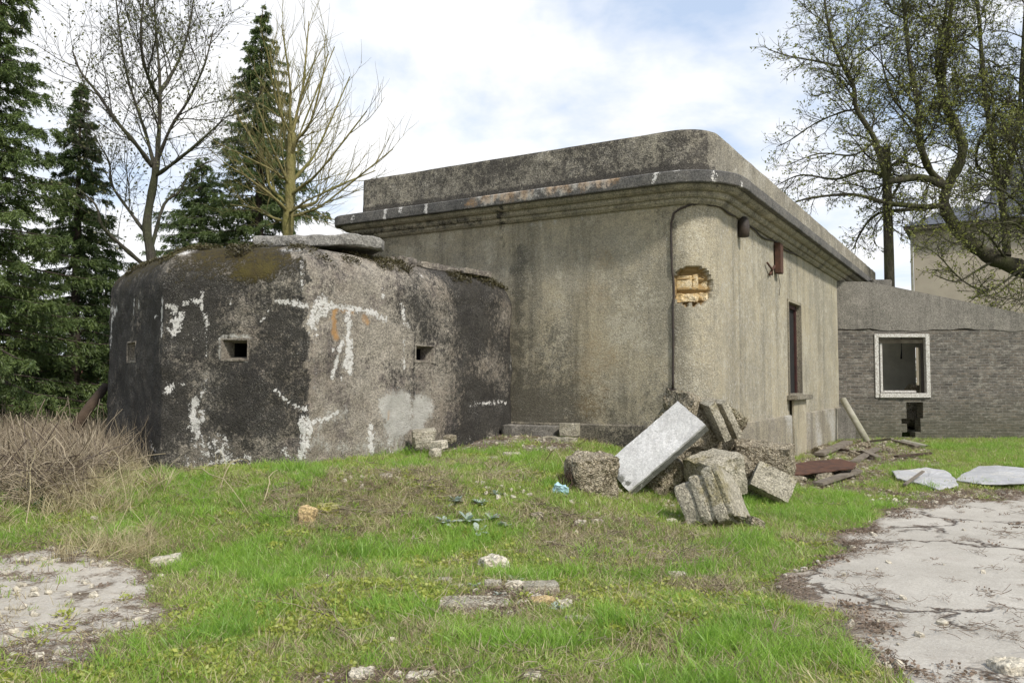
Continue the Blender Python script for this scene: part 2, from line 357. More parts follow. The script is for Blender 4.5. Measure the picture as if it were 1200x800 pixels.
def axis(segs):
    out = []
    for a, b, n in segs: out += list(np.linspace(a, b, n, endpoint=False))
    return np.array(out + [segs[-1][1]])
gx = axis([(-600, -80, 14), (-80, -20, 30), (-20, -8, 60), (-8, 9, 400), (9, 20, 90), (20, 80, 30), (80, 600, 14)])
gy = axis([(-40, -4, 14), (-4, 3, 30), (3, 15, 330), (15, 26, 90), (26, 80, 50), (80, 1400, 24)])
XX, YY = np.meshgrid(gx, gy); ZZ = H(XX, YY)
ZZ -= .05 * np.clip(pave_sd(XX, YY) * 3, 0, 1) * (YY < 13) * (XX < 13)      # bedding under the yard slabs
ZZ += .0
nx, ny = len(gx), len(gy)
idx = np.arange(nx * ny).reshape(ny, nx)
GF = np.stack([idx[:-1, :-1], idx[:-1, 1:], idx[1:, 1:], idx[1:, :-1]], -1).reshape(-1, 4)
mg, t, b = new_mat('ground_soil')
v = t.add('ShaderNodeTexCoord').outputs['Object']
n1 = t.noise(v, 1.3, 6, .65); n2 = t.noise(v, 9, 6, .7); n3 = t.noise(v, 45, 4, .7)
soil = t.mix(t.ramp(n2, .35, .65), (.11, .085, .055), (.19, .15, .10))
soil = t.mix(t.ramp(t.math('ADD', n1, t.math('MULTIPLY', n3, .3)), .45, .65), soil, (.17, .20, .05))
soil = t.mix(t.math('MULTIPLY', t.attr('far'), 1.), soil, t.mix(n2, (.06, .10, .025), (.10, .14, .035)))
gr = t.mix(t.ramp(n3, .3, .7), (.20, .17, .13), (.42, .38, .31))
vo = t.voro(v, 38, out='Color'); vg = t.add('ShaderNodeRGBToBW', {0: vo}).outputs[0]
gr = t.mix(.45, gr, t.mix(t.ramp(vg, .2, .8), (.14, .115, .085), (.60, .56, .50)))
k = t.ramp(t.math('ADD', t.attr('sand'), t.math('MULTIPLY', t.math('SUBTRACT', n2, .5), 1.2)), .35, .65)
soil = t.mix(k, soil, gr)
sandc = t.mix(t.ramp(n2, .3, .7), (.54, .50, .43), (.42, .37, .30))
sandc = t.mix(t.ramp(n3, .58, .72), sandc, (.62, .59, .54))
sandc = t.mix(t.ramp(t.math('ADD', t.noise(v, 3.2, 6, .7), t.math('MULTIPLY', n3, .2)), .62, .72), sandc, (.15, .115, .08))
soil = t.mix(t.ramp(t.math('ADD', t.attr('dust'), t.math('MULTIPLY', t.math('SUBTRACT', n2, .5), .8)), .35, .65), soil, sandc)
t.l.new(soil, b.inputs['Base Color'])
t.l.new(t.bump(t.math('ADD', n3, t.math('MULTIPLY', n2, 1.5)), .8, .03), b.inputs['Normal']); b.inputs['Roughness'].default_value = 1
b.inputs['Specular IOR Level'].default_value = .1
ground = np_obj('ground', np.stack([XX, YY, ZZ], -1).reshape(-1, 3), GF, mg, smooth=True); tag(ground, kind='structure', label='bank and flat yard of soil, gravel and short turf')
xf, yf = XX.ravel(), YY.ravel()
set_attr(ground, 'dust', np.clip(.5 + sand_sd(xf, yf) * 2.5, 0, 1) * (yf < 14))
DEB0 = np.array([flat(*p) for p in ((915, 580), (960, 574), (1012, 565), (1040, 548), (1075, 538), (1100, 527), (1085, 516), (1000, 514), (960, 524), (900, 540))])
set_attr(ground, 'sand', np.maximum(np.clip(.3 + sdist(DEB0, xf, yf) * 2, 0, .5), np.maximum(inblobs(BARE, xf, yf, 41), np.clip(1 - np.abs(pave_sd(xf, yf)) * 2, 0, 1) * .8)))
set_attr(ground, 'far', np.clip((yf - 17) / 6, 0, 1))

# cracked concrete yard
px_ = np.arange(1.2, 12, .035); py_ = np.arange(1.5, 12.9, .035)
PX, PY = np.meshgrid(px_, py_); SD = pave_sd(PX, PY)
PZ = .03 * np.clip(SD / .06, -1.5, 1) + (vnoise(PX, PY, 1.3, 51) - .5) * .025 + (vnoise(PX, PY, .2, 52) - .5) * .008 + H(PX, PY) * 0
ip = np.arange(PX.size).reshape(PX.shape)
F = np.stack([ip[:-1, :-1], ip[:-1, 1:], ip[1:, 1:], ip[1:, :-1]], -1).reshape(-1, 4)
keep = (SD.ravel()[F] > -.09).any(1); F = F[keep]
used = np.unique(F); remap = -np.ones(PX.size, int); remap[used] = np.arange(len(used))
mp, t, b = new_mat('yard_concrete')
v = t.add('ShaderNodeTexCoord').outputs['Object']
n1 = t.noise(v, .9, 5, .6); n2 = t.noise(v, 6, 6, .7); n3 = t.noise(v, 60, 4, .75)
c = t.mix(t.ramp(t.math('ADD', n1, t.math('MULTIPLY', n2, .4)), .55, .85), (.50, .465, .40), (.39, .36, .305))
c = t.mix(t.ramp(n3, .40, .66, 0, .55), c, (.23, .20, .165)); c = t.mix(t.ramp(t.noise(v, 2.6, 7, .72), .52, .64, 0, .45), c, (.33, .295, .25)); c = t.mix(t.ramp(t.noise(v, 22, 5, .75), .60, .70, 0, .6), c, (.17, .145, .12))
c = t.mix(t.ramp(t.voro(v, 75), .25, .12, 0, .6), c, (.62, .60, .56))
dv = t.add('ShaderNodeVectorMath', {0: v, 1: t.add('ShaderNodeVectorMath', {0: t.add('ShaderNodeTexNoise', {'Vector': v, 'Scale': 1.6, 'Detail': 5., 'Roughness': .65}).outputs['Color'], 3: 1.1}, operation='SCALE').outputs[0]}, operation='ADD').outputs[0]
ed = t.voro(dv, .62, feature='DISTANCE_TO_EDGE')
cr = t.math('MULTIPLY', t.ramp(t.math('ADD', ed, t.math('MULTIPLY', n2, .02)), .044, .014), t.ramp(t.noise(v, 1.1, 3), .39, .49))
c = t.mix(cr, c, (.075, .055, .04))
lit = t.ramp(t.math('ADD', t.attr('edge'), t.math('MULTIPLY', t.math('SUBTRACT', n2, .5), 1.6)), .35, .75)
c = t.mix(t.math('MULTIPLY', lit, .8), c, t.mix(n3, (.17, .13, .095), (.34, .28, .22)))
t.l.new(c, b.inputs['Base Color'])
t.l.new(t.bump(t.math('SUBTRACT', t.math('ADD', t.math('MULTIPLY', n3, .6), n2), t.math('MULTIPLY', cr, 2.)), .6, .02), b.inputs['Normal'])
pave = np_obj('yard_paving', np.stack([PX, PY, PZ], -1).reshape(-1, 3)[used], remap[F], mp, smooth=True); tag(pave, kind='structure', label='cracked pale concrete yard beside the grass')
set_attr(pave, 'edge', np.clip(1 - SD.ravel()[used] / .45, 0, 1) * (.55 + .6 * vnoise(PX, PY, .6, 55).ravel()[used]))

# ------------------------------------------------------------------ swept walls
def sweep(name, ring_fn, levels, mat, parent, cap_top=True, cap_bottom=False, noise_amp=0., noise_s=3., holes=(), recess=None, post=None):
    """ring_fn(offset) -> (n,2) closed ring; levels: list of (z, offset)"""
    rings = []; cache = {}
    for z, o in levels:
        kk = round(o, 4)
        if kk not in cache: cache[kk] = ring_fn(o)
        rings.append(np.column_stack([cache[kk], np.full(len(cache[kk]), z)]))
    n = len(rings[0]); V = np.concatenate(rings); m = len(rings)
    bm = bmesh.new()
    if noise_amp:
        base = ring_fn(0.); nrm = np.roll(base, -1, 0) - np.roll(base, 1, 0); nrm = np.column_stack([nrm[:, 1], -nrm[:, 0]]); nrm /= np.linalg.norm(nrm, axis=1)[:, None] + 1e-9
        for j in range(m):
            for i in range(n):
                p = V[j * n + i]
                a = (noise.noise(Vector(p) * noise_s) + .5 * noise.noise(Vector(p) * noise_s * 3.1)) * noise_amp
                V[j * n + i][:2] += nrm[i] * a
    if post is not None: V = post(V, n, m)
    vs_ = [bm.verts.new(p) for p in V]
    for j in range(m - 1):
        zc = (rings[j][0, 2] + rings[j + 1][0, 2]) / 2
        for i in range(n):
            i2 = (i + 1) % n
            if holes:
                c = (V[j * n + i] + V[(j + 1) * n + i2]) / 2; skip = False
                for h in holes:
                    if h(c): skip = True; break
                if skip: continue
            bm.faces.new((vs_[j * n + i], vs_[j * n + i2], vs_[(j + 1) * n + i2], vs_[(j + 1) * n + i]))
    if cap_top: bm.faces.new([vs_[(m - 1) * n + i] for i in range(n)])
    if cap_bottom: bm.faces.new([vs_[n - 1 - i] for i in range(n)])
    return bm_obj(name, bm, mat, parent, smooth=False)

# ---- big concrete blockhouse: virtual corner C, left facade runs along dL, right facade along dR
C0 = Vector((3.13, 13.0)); ang = math.atan(.590)
dR = Vector((math.sin(ang), math.cos(ang))); dL = Vector((-dR.y, dR.x)); nL = -dR; nR = -dL
LEN_L, LEN_R, RC = 7.25, 20.8, .62
def b_ring(off, dense=True):
    """rounded rectangle ring; local u along -dL..., counter-clockwise seen from above"""
    r0, r1 = RC + off, .12 + max(off, 0) * .5
    def to(a, b): p = C0 + dL * a + dR * b; return (p.x, p.y)      # a: along the left facade, b: along the right one
    pts = []
    nl = 190 if dense else 20; nr = 330 if dense else 20
    aL = LEN_L + off; bR = LEN_R + off; o = -off
    ctr = (o + r0, o + r0)
    for i in range(nl):                         # left facade from far-left to corner
        k = i / nl; a = (aL - r1) + (ctr[0] - (aL - r1)) * k; pts.append(to(a, o))
    for i in range(22):
        th = math.pi / 2 * i / 22; pts.append(to(ctr[0] - r0 * math.sin(th), ctr[1] - r0 * math.cos(th)))
    for i in range(nr):                         # right facade, denser near the camera
        k = (i / nr) ** 1.25; pts.append(to(o, ctr[1] + (bR - ctr[1]) * k))
    pts.append(to(o, bR))
    for i in range(1, 12): pts.append(to(o + (aL - o) * i / 12, bR))
    pts.append(to(aL, bR))
    for i in range(1, 12): pts.append(to(aL, bR + (o + r1 - bR) * i / 12))
    for i in range(6):
        th = math.pi / 2 * i / 6; pts.append(to(aL - r1 + r1 * math.cos(th), o + r1 - r1 * math.sin(th)))
    return np.array(pts)
house = empty('concrete_blockhouse', (C0.x, C0.y, 0)); tag(house, 'tall weathered concrete building with rounded corner, heavy cornice and parapet', 'building')
bpt = Vector((C0.x, C0.y, 0)); n3R = Vector((nR.x, nR.y, 0)); n3L = Vector((nL.x, nL.y, 0))
wa = RP(923, 360, bpt, n3R); wb = RP(939, 459, bpt, n3R)
tA = (Vector((wa.x, wa.y)) - C0).dot(dR); tB = (Vector((wb.x, wb.y)) - C0).dot(dR)
ZW1 = RP(931, 356, bpt, n3R).z; ZW0 = RP(931, 461, bpt, n3R).z
print('window t', tA, tB, 'z', ZW0, ZW1)
def hole_right(c):
    q = Vector((c[0], c[1])) - C0; t_ = q.dot(dR); d = q.dot(nR)
    return tA < t_ < tB and ZW0 < c[2] < ZW1 and abs(d) < .1
# niche where render has fallen off at the rounded corner
nic = RP(812, 334, Vector((C0.x, C0.y, 0)) , Vector((0, -1, 0)))
def wall_post(V, n, m):
    d = V - np.array(CAMP); pxx = d[:, 0] / (d[:, 1] * CA + d[:, 2] * SA) * FPX + 600
    pyy = 400 - (d[:, 2] * CA - d[:, 1] * SA) / (d[:, 1] * CA + d[:, 2] * SA) * FPX
    # shape of the broken patch on the corner, found once from its place on the wall
    cx, cy = 811, 336
    inside = ((np.abs((pxx - cx) / 23) ** 2.6 + np.abs((pyy - cy) / 23) ** 2.6) < 1) & (V[:, 1] < 16) & (pyy < 357 - 4 * np.sin(pxx * .6))
    near = inside
    q = V[:, :2] - np.array([C0.x, C0.y]); ctr = np.array((dL + dR) * RC)
    inn = ctr - q; inn /= np.linalg.norm(inn, axis=1)[:, None] + 1e-9
    V[near, :2] += inn[near] * (.13 + .03 * np.sin(V[near, 2:3] * 40))
    wall_post.mask = near
    return V
zs = list(np.arange(.88, 4.5, .034)); lv = [(z, 0.) for z in zs] + [(4.52, 0.)]
# snap two levels on the window edges
for zt in (ZW0, ZW1):
    i = int(np.argmin([abs(z - zt) for z, o in lv])); lv[i] = (zt, 0.)
wall = sweep('wall', b_ring, lv, M['wall'], house, cap_top=False, noise_amp=.006, noise_s=1.3, holes=[hole_right], post=wall_post)
plinth = sweep('plinth', b_ring, [(-.3, .06)] + [(z, .06) for z in np.arange(-.2, .85, .05)] + [(.868, .055), (.885, .03), (.888, -.02)], M['plinth'], house, cap_top=False, noise_amp=.006, noise_s=2.)
corn = sweep('cornice', b_ring, [(4.46, -.05), (4.46, .05), (4.50, .10), (4.52, .11), (4.545, .11), (4.55, .16), (4.58, .19), (4.62, .20), (4.635, .20), (4.64, .27), (4.67, .32), (4.70, .34), (4.725, .34), (4.727, .30)], M['cornice'], house, cap_top=False)
fasc = sweep('fascia', b_ring, [(4.722, .26), (4.722, .43), (4.735, .44), (4.80, .443), (4.90, .44), (4.92, .42), (4.93, .30), (4.945, -.1)], M['fascia'], house, cap_top=False, noise_amp=.012, noise_s=2.5)
PTOP = 5.705
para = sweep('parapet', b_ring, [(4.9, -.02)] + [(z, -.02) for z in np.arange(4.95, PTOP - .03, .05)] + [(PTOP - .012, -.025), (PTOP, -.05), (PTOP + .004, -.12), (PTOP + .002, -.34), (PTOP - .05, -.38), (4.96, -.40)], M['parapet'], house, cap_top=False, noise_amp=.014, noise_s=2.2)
roof = sweep('roof', b_ring, [(4.93, -.30), (4.97, -.37)], M['roofslab'], house)
for o in (wall, plinth, corn, fasc, para):
    co = get_co(o); q = co[:, :2] - np.array([C0.x, C0.y]); o['_t'] = 0
    tr = q @ np.array(dR); tl = q @ np.array(dL)  # tr splits the facades; masks put the right one's sunlit brightness into colour
    nse = np.array([noise.noise(Vector(c) * 1.1) for c in co])
    if o is wall:
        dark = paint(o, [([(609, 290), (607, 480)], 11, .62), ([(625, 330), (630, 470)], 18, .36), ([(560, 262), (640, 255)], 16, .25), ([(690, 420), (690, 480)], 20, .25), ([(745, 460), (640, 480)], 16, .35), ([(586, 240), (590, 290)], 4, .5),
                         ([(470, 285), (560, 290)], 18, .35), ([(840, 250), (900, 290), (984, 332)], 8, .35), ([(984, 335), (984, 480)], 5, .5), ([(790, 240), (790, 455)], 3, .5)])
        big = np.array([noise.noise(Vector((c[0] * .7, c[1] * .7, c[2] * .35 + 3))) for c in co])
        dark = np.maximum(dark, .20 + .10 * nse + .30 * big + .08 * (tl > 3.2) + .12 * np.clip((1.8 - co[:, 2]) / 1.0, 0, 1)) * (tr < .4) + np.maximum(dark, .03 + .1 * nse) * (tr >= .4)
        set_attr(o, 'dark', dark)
        set_attr(o, 'pale', np.maximum(paint(o, [([(620, 262), (700, 250), (784, 242)], 6, .45), ([(868, 280), (935, 310), (975, 335)], 12, .35)]), .36 * (tr > .6) * (nse > -.3)))
        set_attr(o, 'ochre', paint(o, [([(700, 300), (700, 470)], 26, .42), ([(580, 300), (575, 330)], 12, .3)]))
        set_attr(o, 'speck', paint(o, [([(825, 260), (822, 450)], 26, .3), ([(750, 300), (755, 440)], 22, .16), ([(640, 320), (650, 450)], 18, .12)]))
        nm = wall_post.mask.astype(float); set_attr(o, 'white', nm * 0)
        rust = nm * 0; set_attr(o, 'rust', rust)
        # ochre core of the broken patch
        a = np.empty(len(co), np.float32); o.data.attributes['ochre'].data.foreach_get('value', a)
        if len(nm) == len(co): set_attr(o, 'ochre', np.maximum(a, nm))
    elif o is fasc:
        set_attr(o, 'rust', paint(o, [([(545, 237), (600, 229), (700, 214), (722, 210)], 8, .62)]))
        set_attr(o, 'pale', paint(o, [([(560, 235), (720, 211)], 8, .62)]))
        set_attr(o, 'white', paint(o, [([(451, 244), (451, 258)], 2.5), ([(469, 240), (469, 252)], 2), ([(768, 196), (766, 212)], 2), ([(782, 196), (768, 204)], 1.6), ([(795, 190), (793, 208)], 2.5), ([(839, 195), (839, 212)], 2), ([(869, 215), (869, 225)], 2), ([(499, 238), (499, 250)], 1.8), ([(413, 255), (413, 264)], 2)]))
    elif o is corn:
        set_attr(o, 'dark', paint(o, [([(400, 276), (560, 258)], 8, .5), ([(740, 218), (830, 212), (900, 250)], 6, .35), ([(585, 245), (586, 262)], 6, .7)]) )
    elif o is para:
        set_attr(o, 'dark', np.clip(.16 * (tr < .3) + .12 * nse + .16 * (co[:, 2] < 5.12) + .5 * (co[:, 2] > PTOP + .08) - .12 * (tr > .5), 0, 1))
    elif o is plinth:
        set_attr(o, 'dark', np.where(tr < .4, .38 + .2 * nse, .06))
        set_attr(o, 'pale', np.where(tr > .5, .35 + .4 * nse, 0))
    del o['_t']

def oriented_box(name, origin, ux, uy, uz, mat, parent=None, bevel=.008, seg=2):
    """box from origin corner with edge vectors"""
    bm = bmesh.new(); o = Vector(origin); ux, uy, uz = Vector(ux), Vector(uy), Vector(uz)
    v_ = [bm.verts.new(o + ux * i + uy * j + uz * k) for k in (0, 1) for j in (0, 1) for i in (0, 1)]
    for f in ((0, 2, 3, 1), (4, 5, 7, 6), (0, 1, 5, 4), (2, 6, 7, 3), (0, 4, 6, 2), (1, 3, 7, 5)): bm.faces.new([v_[i] for i in f])
    bmesh.ops.recalc_face_normals(bm, faces=bm.faces)
    if bevel: bmesh.ops.bevel(bm, geom=bm.edges[:], offset=bevel, segments=seg, affect='EDGES')
    return bm_obj(name, bm, mat, parent)
U3 = lambda v2, z=0.: Vector((v2.x, v2.y, z))
# window in the right facade: deep reveal, surround, sill and pier
def wp(t_, d, z): p = C0 + dR * t_ + nR * d; return Vector((p.x, p.y, z))
WR = empty('window', wp(tA, 0, ZW0)); WR.parent = house; WR.matrix_parent_inverse = Matrix.Translation(-house.location)
def child_box(name, o, ux, uy, uz, mat, bevel=.006, par=None):
    b_ = oriented_box(name, o, ux, uy, uz, mat, None, bevel); par = par or WR
    b_.parent = par; b_.matrix_parent_inverse = Matrix.Translation(-(wp(tA, 0, ZW0)) ) if par is WR else Matrix.Translation(-par.location); return b_
Lr, Nr, Uz = U3(dR), U3(nR), Vector((0, 0, 1))
hh = ZW1 - ZW0; ww = tB - tA
def reveal():
    bm = bmesh.new(); e = .06
    q = [(tA - e, ZW0 - e), (tB + e, ZW0 - e), (tB + e, ZW1 + e), (tA - e, ZW1 + e)]
    i_ = [(tA + .005, ZW0 + .005), (tB - .005, ZW0 + .005), (tB - .005, ZW1 - .005), (tA + .005, ZW1 - .005)]
    A = [bm.verts.new(wp(a, .028, z)) for a, z in q]; B = [bm.verts.new(wp(a, .028, z)) for a, z in i_]
    Cc = [bm.verts.new(wp(a, -.15, z)) for a, z in i_]; D = [bm.verts.new(wp(a, -.02, z)) for a, z in q]
    for i in range(4):
        j = (i + 1) % 4
        bm.faces.new((A[i], A[j], B[j], B[i])); bm.faces.new((B[i], B[j], Cc[j], Cc[i])); bm.faces.new((D[i], D[j], A[j], A[i]))
    return bm
rv = bm_obj('window_surround', reveal(), M['plinth'], None); rv.parent = WR; rv.matrix_parent_inverse = Matrix.Translation(-wp(tA, 0, ZW0))
child_box('window_frame', wp(tA + .006, -.08, ZW0 + .006), Lr * .10, Nr * -.05, Uz * (hh - .012), M['redpaint'])
child_box('window_frame', wp(tB - .106, -.08, ZW0 + .006), Lr * .10, Nr * -.05, Uz * (hh - .012), M['redpaint'])
child_box('window_frame', wp(tA + .106, -.082, ZW1 - .106), Lr * (ww - .212), Nr * -.045, Uz * .1, M['redpaint'])
child_box('window_dark_backing', wp(tA + .002, -.125, ZW0), Lr * (ww - .004), Nr * -.03, Uz * hh, M['black'])  # near-black sheet stands in for the unlit interior behind the frame
child_box('window_sill', wp(tA - .22, -.02, ZW0 - .13), Lr * (ww + .44), Nr * .24, Uz * .10, M['plinth'], .015)
child_box('sill_pier', wp(tA - .02, .055, -.2), Lr * (ww + .02), Nr * .05, Uz * (ZW0 + .07), M['wall'], .012)

def tube_bm(bm, pts, rad, n=8, cap=True):
    pts = [Vector(p) for p in pts]; rings = []
    for i, p in enumerate(pts):
        d = (pts[min(i + 1, len(pts) - 1)] - pts[max(i - 1, 0)]).normalized()
        a = d.orthogonal().normalized(); b_ = d.cross(a)
        if i: # keep frame steady
            a = (pa - d * pa.dot(d)); a = a.normalized() if a.length > 1e-5 else d.orthogonal().normalized(); b_ = d.cross(a)
        pa = a; r = rad[i] if hasattr(rad, '__len__') else rad
        rings.append([bm.verts.new(p + (a * math.cos(2 * math.pi * k / n) + b_ * math.sin(2 * math.pi * k / n)) * r) for k in range(n)])
    for A, B in zip(rings[:-1], rings[1:]):
        for k in range(n): bm.faces.new((A[k], A[(k + 1) % n], B[(k + 1) % n], B[k]))
    if cap: bm.faces.new(rings[0][::-1]); bm.faces.new(rings[-1])
    return bm
def surf(px, py, o, off=.02):
    if o.name not in surf.c:
        co = get_co(o); surf.c[o.name] = BVHTree.FromPolygons([tuple(c) for c in co], [tuple(p.vertices) for p in o.data.polygons])
    for k in range(60):
        h = surf.c[o.name].ray_cast(CAMP, ray(px - (k % 2) * k * .3, py + k))
        if h[0] is not None and h[0].y < 26: break
    n = h[1]
    if n.dot(ray(px, py)) > 0: n = -n
    return h[0] + n * off
surf.c = {}
def polyline(pts, step=8):
    out = []
    for (a, b_), (c, d) in zip(pts[:-1], pts[1:]):
        n = max(1, int(math.hypot(c - a, d - b_) / step))
        out += [(a + (c - a) * i / n, b_ + (d - b_) * i / n) for i in range(n)]
    return out + [pts[-1]]
bm = bmesh.new()
cab = [(789, 455), (789.5, 400), (788.5, 340), (787.5, 300), (787, 262), (790, 250), (797, 245), (812, 239)]
tube_bm(bm, [surf(a, b_, wall, .02) for a, b_ in polyline(cab)], .017, 6)
bm_obj('conduit', bm, M['darkmetal'], house, True)
bm = bmesh.new(); tube_bm(bm, [surf(a, b_, wall, .03) + Vector((0, 0, .02 * math.sin(a * .3))) for a, b_ in polyline([(812, 239), (835, 240), (850, 248), (875, 262), (888, 276), (905, 283), (925, 297), (938, 300)], 4)], .016, 6); bm_obj('loose_cable', bm, M['darkmetal'], house, True)
jb = surf(788, 462, wall, 0.0)
oriented_box('junction_box', jb + Vector((-.08, -.01, -.1)), (.15, -.03, 0), (.03, .10, 0), (0, 0, .2), M['darkmetal'], house, .012)
# lamp bracket and hanging rusty brackets below the cornice
p0 = surf(865, 268, wall, .1)
bm = bmesh.new(); tube_bm(bm, [p0 + Vector((0, 0, z)) for z in (-.16, -.15, -.02, .12, .2)], [.06, .09, .10, .095, .05], 14); bm_obj('wall_lamp', bm, M['darkmetal'], house, True)
p1 = surf(908, 302, wall, .02)
oriented_box('rusty_bracket', p1 + Lr * -.12 + Vector((0, 0, -.33)), Lr * .26, Nr * .12, Uz * .62, M['rustm'], house, .01)
bm = bmesh.new(); tube_bm(bm, [surf(896, 308, wall, .05), surf(900, 316, wall, .08), surf(903, 322, wall, .03)], .02, 6); tube_bm(bm, [surf(899, 322, wall, .05), surf(904, 312, wall, .06)], .025, 6); bm_obj('rusty_bracket', bm, M['rustm'], house)
# cracks as thin open seams (dark mortar lines) on the right facade
bm = bmesh.new(); tube_bm(bm, [surf(a, b_, wall, .0) for a, b_ in [(912, 322), (914, 334), (913, 346)]], .009, 5); bm_obj('crack', bm, M['black'], house)

M['tile'] = concrete('broken_tile', (.62, .46, .24), (.48, .33, .15), (.70, .60, .42), speck=.2, streak=0, seed=41, grain=.5)
# broken hollow tiles in the patch on the corner
def lump(name, pos, size, rot, mat, parent=None, amp=.12, cuts=10, seed=0, bevel=.18, strata=0, freq=1.6):
    """irregular block: rounded box displaced with noise"""
    bm = bmesh.new(); bmesh.ops.create_cube(bm, size=1)
    bmesh.ops.subdivide_edges(bm, edges=bm.edges[:], cuts=cuts, use_grid_fill=True)
    S = Vector(size)
    for v_ in bm.verts:
        c = v_.co.copy() * 2
        mx = max(abs(c.x), abs(c.y), abs(c.z)); sph = c.normalized() * 1.18
        c = c.lerp(sph, bevel)
        c = c / 2
        w = Vector((c.x * S.x, c.y * S.y, c.z * S.z)); k = min(S)
        q = w / max(k, .05) * freq + Vector((seed * 3.7, seed * 1.3, seed * 7.1))
        d = noise.noise_vector(q) * .7 + noise.noise_vector(q * 2.7) * .33 + noise.noise_vector(q * 6.5) * .16
        w += d * k * amp
        if strata:
            w.z += 0; f = abs(math.sin((w.y / S.y + .5) * math.pi * strata)); w.x *= .93 + .07 * f ** .4; w.z *= .93 + .07 * f ** .4
        v_.co = w
    o = bm_obj(name, bm, mat, parent, smooth=amp < .07)
    if parent: o.matrix_parent_inverse = Matrix.Translation(-parent.location)
    o.location = pos; o.rotation_euler = rot
    return o
for (a, b_, sx, sz, am) in ((802, 331, .26, .22, .06), (815.5, 330, .09, .24, .06), (826, 331, .10, .22, .12), (806, 349, .34, .13, .25), (824, 348, .18, .12, .3)):
    p = surf(a, b_, wall, .0)
    o = lump('broken_tile', p - U3((dL + dR).normalized()) * -.02, (sx, .09, sz), (0, 0, -.25), M['tile'], house, am, 8, a, .05)

# bottom steps/kerb in front of the left facade
def gpos(px, py, Y): p = P(px, py, Y); return p

# ------------------------------------------------------------------ bunker
BV = [(-.02, 15.1), (-.02, 14.45), (-.22, 14.12), (-2.63, 10.6), (-4.62, 10.9), (-6.36, 13.0), (-6.3, 15.3), (-4.2, 17.2), (-1.2, 16.6)]
BV = BV[::-1]   # anticlockwise seen from above
def inset_poly(poly, d):
    n = len(poly); out = []
    for i in range(n):
        p0, p1, p2 = Vector(poly[i - 1]), Vector(poly[i]), Vector(poly[(i + 1) % n])
        e1, e2 = (p1 - p0).normalized(), (p2 - p1).normalized()
        n1, n2 = Vector((-e1.y, e1.x)), Vector((-e2.y, e2.x))
        b_ = (n1 + n2); b_ = b_ / max(b_.length_squared, .3) * 2 / 1.0
        out.append(p1 + (n1 + n2) / (1 + n1.dot(n2)) * d)
    return out
def area(poly): return sum(poly[i - 1][0] * poly[i][1] - poly[i][0] * poly[i - 1][1] for i in range(len(poly))) / 2
if area(BV) < 0: BV = BV[::-1]
print('bunker area', area(BV))
def k_ring(off):
    poly = inset_poly(BV, off); n = len(poly); pts = []
    for i in range(n):
        a, b_ = Vector(BV[i]), Vector(BV[(i + 1) % n]); L = (b_ - a).length
        vis = min(a.y, b_.y) < 14.3
        k = max(2, int(L / (.03 if vis else .15)))
        pa, pb = poly[i], poly[(i + 1) % n]
        for j in range(k): pts.append(pa.lerp(pb, j / k))
    pts = np.array([tuple(p) for p in pts])
    for _ in range(1): pts = (np.roll(pts, 1, 0) + np.roll(pts, -1, 0) + 2 * pts) / 4
    return pts
ZT, RT = 3.44, .52
klev = [(z, 0.) for z in np.arange(-.2, ZT - RT, .032)]
for i in range(26):
    th = math.pi / 2 * i / 25; klev.append((ZT - RT + RT * math.sin(th) ** 1.0, RT * (1 - math.cos(th)) * 1.1))
klev += [(ZT + .005, .9), (ZT + .01, 1.15), (ZT + .012, 1.4)]
bunker = empty('bunker', (-2.63, 10.6, 0)); tag(bunker, 'low blackened concrete bunker with rounded top and small firing slits', 'bunker')
def slit(px0, px1, py0, py1, a, b_):
    a, b_ = Vector(a), Vector(b_); e = (b_ - a).normalized(); nn = Vector((e.y, -e.x))
    if nn.y > 0: nn = -nn
    A = RP(px0, py0, (a.x, a.y, 0), (nn.x, nn.y, 0)); B = RP(px1, py1, (a.x, a.y, 0), (nn.x, nn.y, 0))
    ta, tb = (Vector((A.x, A.y)) - a).dot(e), (Vector((B.x, B.y)) - a).dot(e)
    return dict(a=a, e=e, n=nn, t0=min(ta, tb), t1=max(ta, tb), z0=B.z, z1=A.z)
SL = [slit(261, 290, 398, 421, (-2.63, 10.6), (-4.62, 10.9)), slit(487, 508, 405, 424, (-2.63, 10.6), (-.22, 14.12)), slit(150, 159, 402, 423, (-4.62, 10.9), (-6.36, 13.0))]
def mk(s):
    def f(c):
        q = Vector((c[0], c[1])) - s['a']; t_ = q.dot(s['e']); return s['t0'] < t_ < s['t1'] and s['z0'] < c[2] < s['z1'] and abs(q.dot(s['n'])) < .15
    return f
shell = sweep('shell', k_ring, klev, M['bunker'], bunker, noise_amp=.03, noise_s=1.9, holes=[mk(s) for s in SL], cap_top=True)
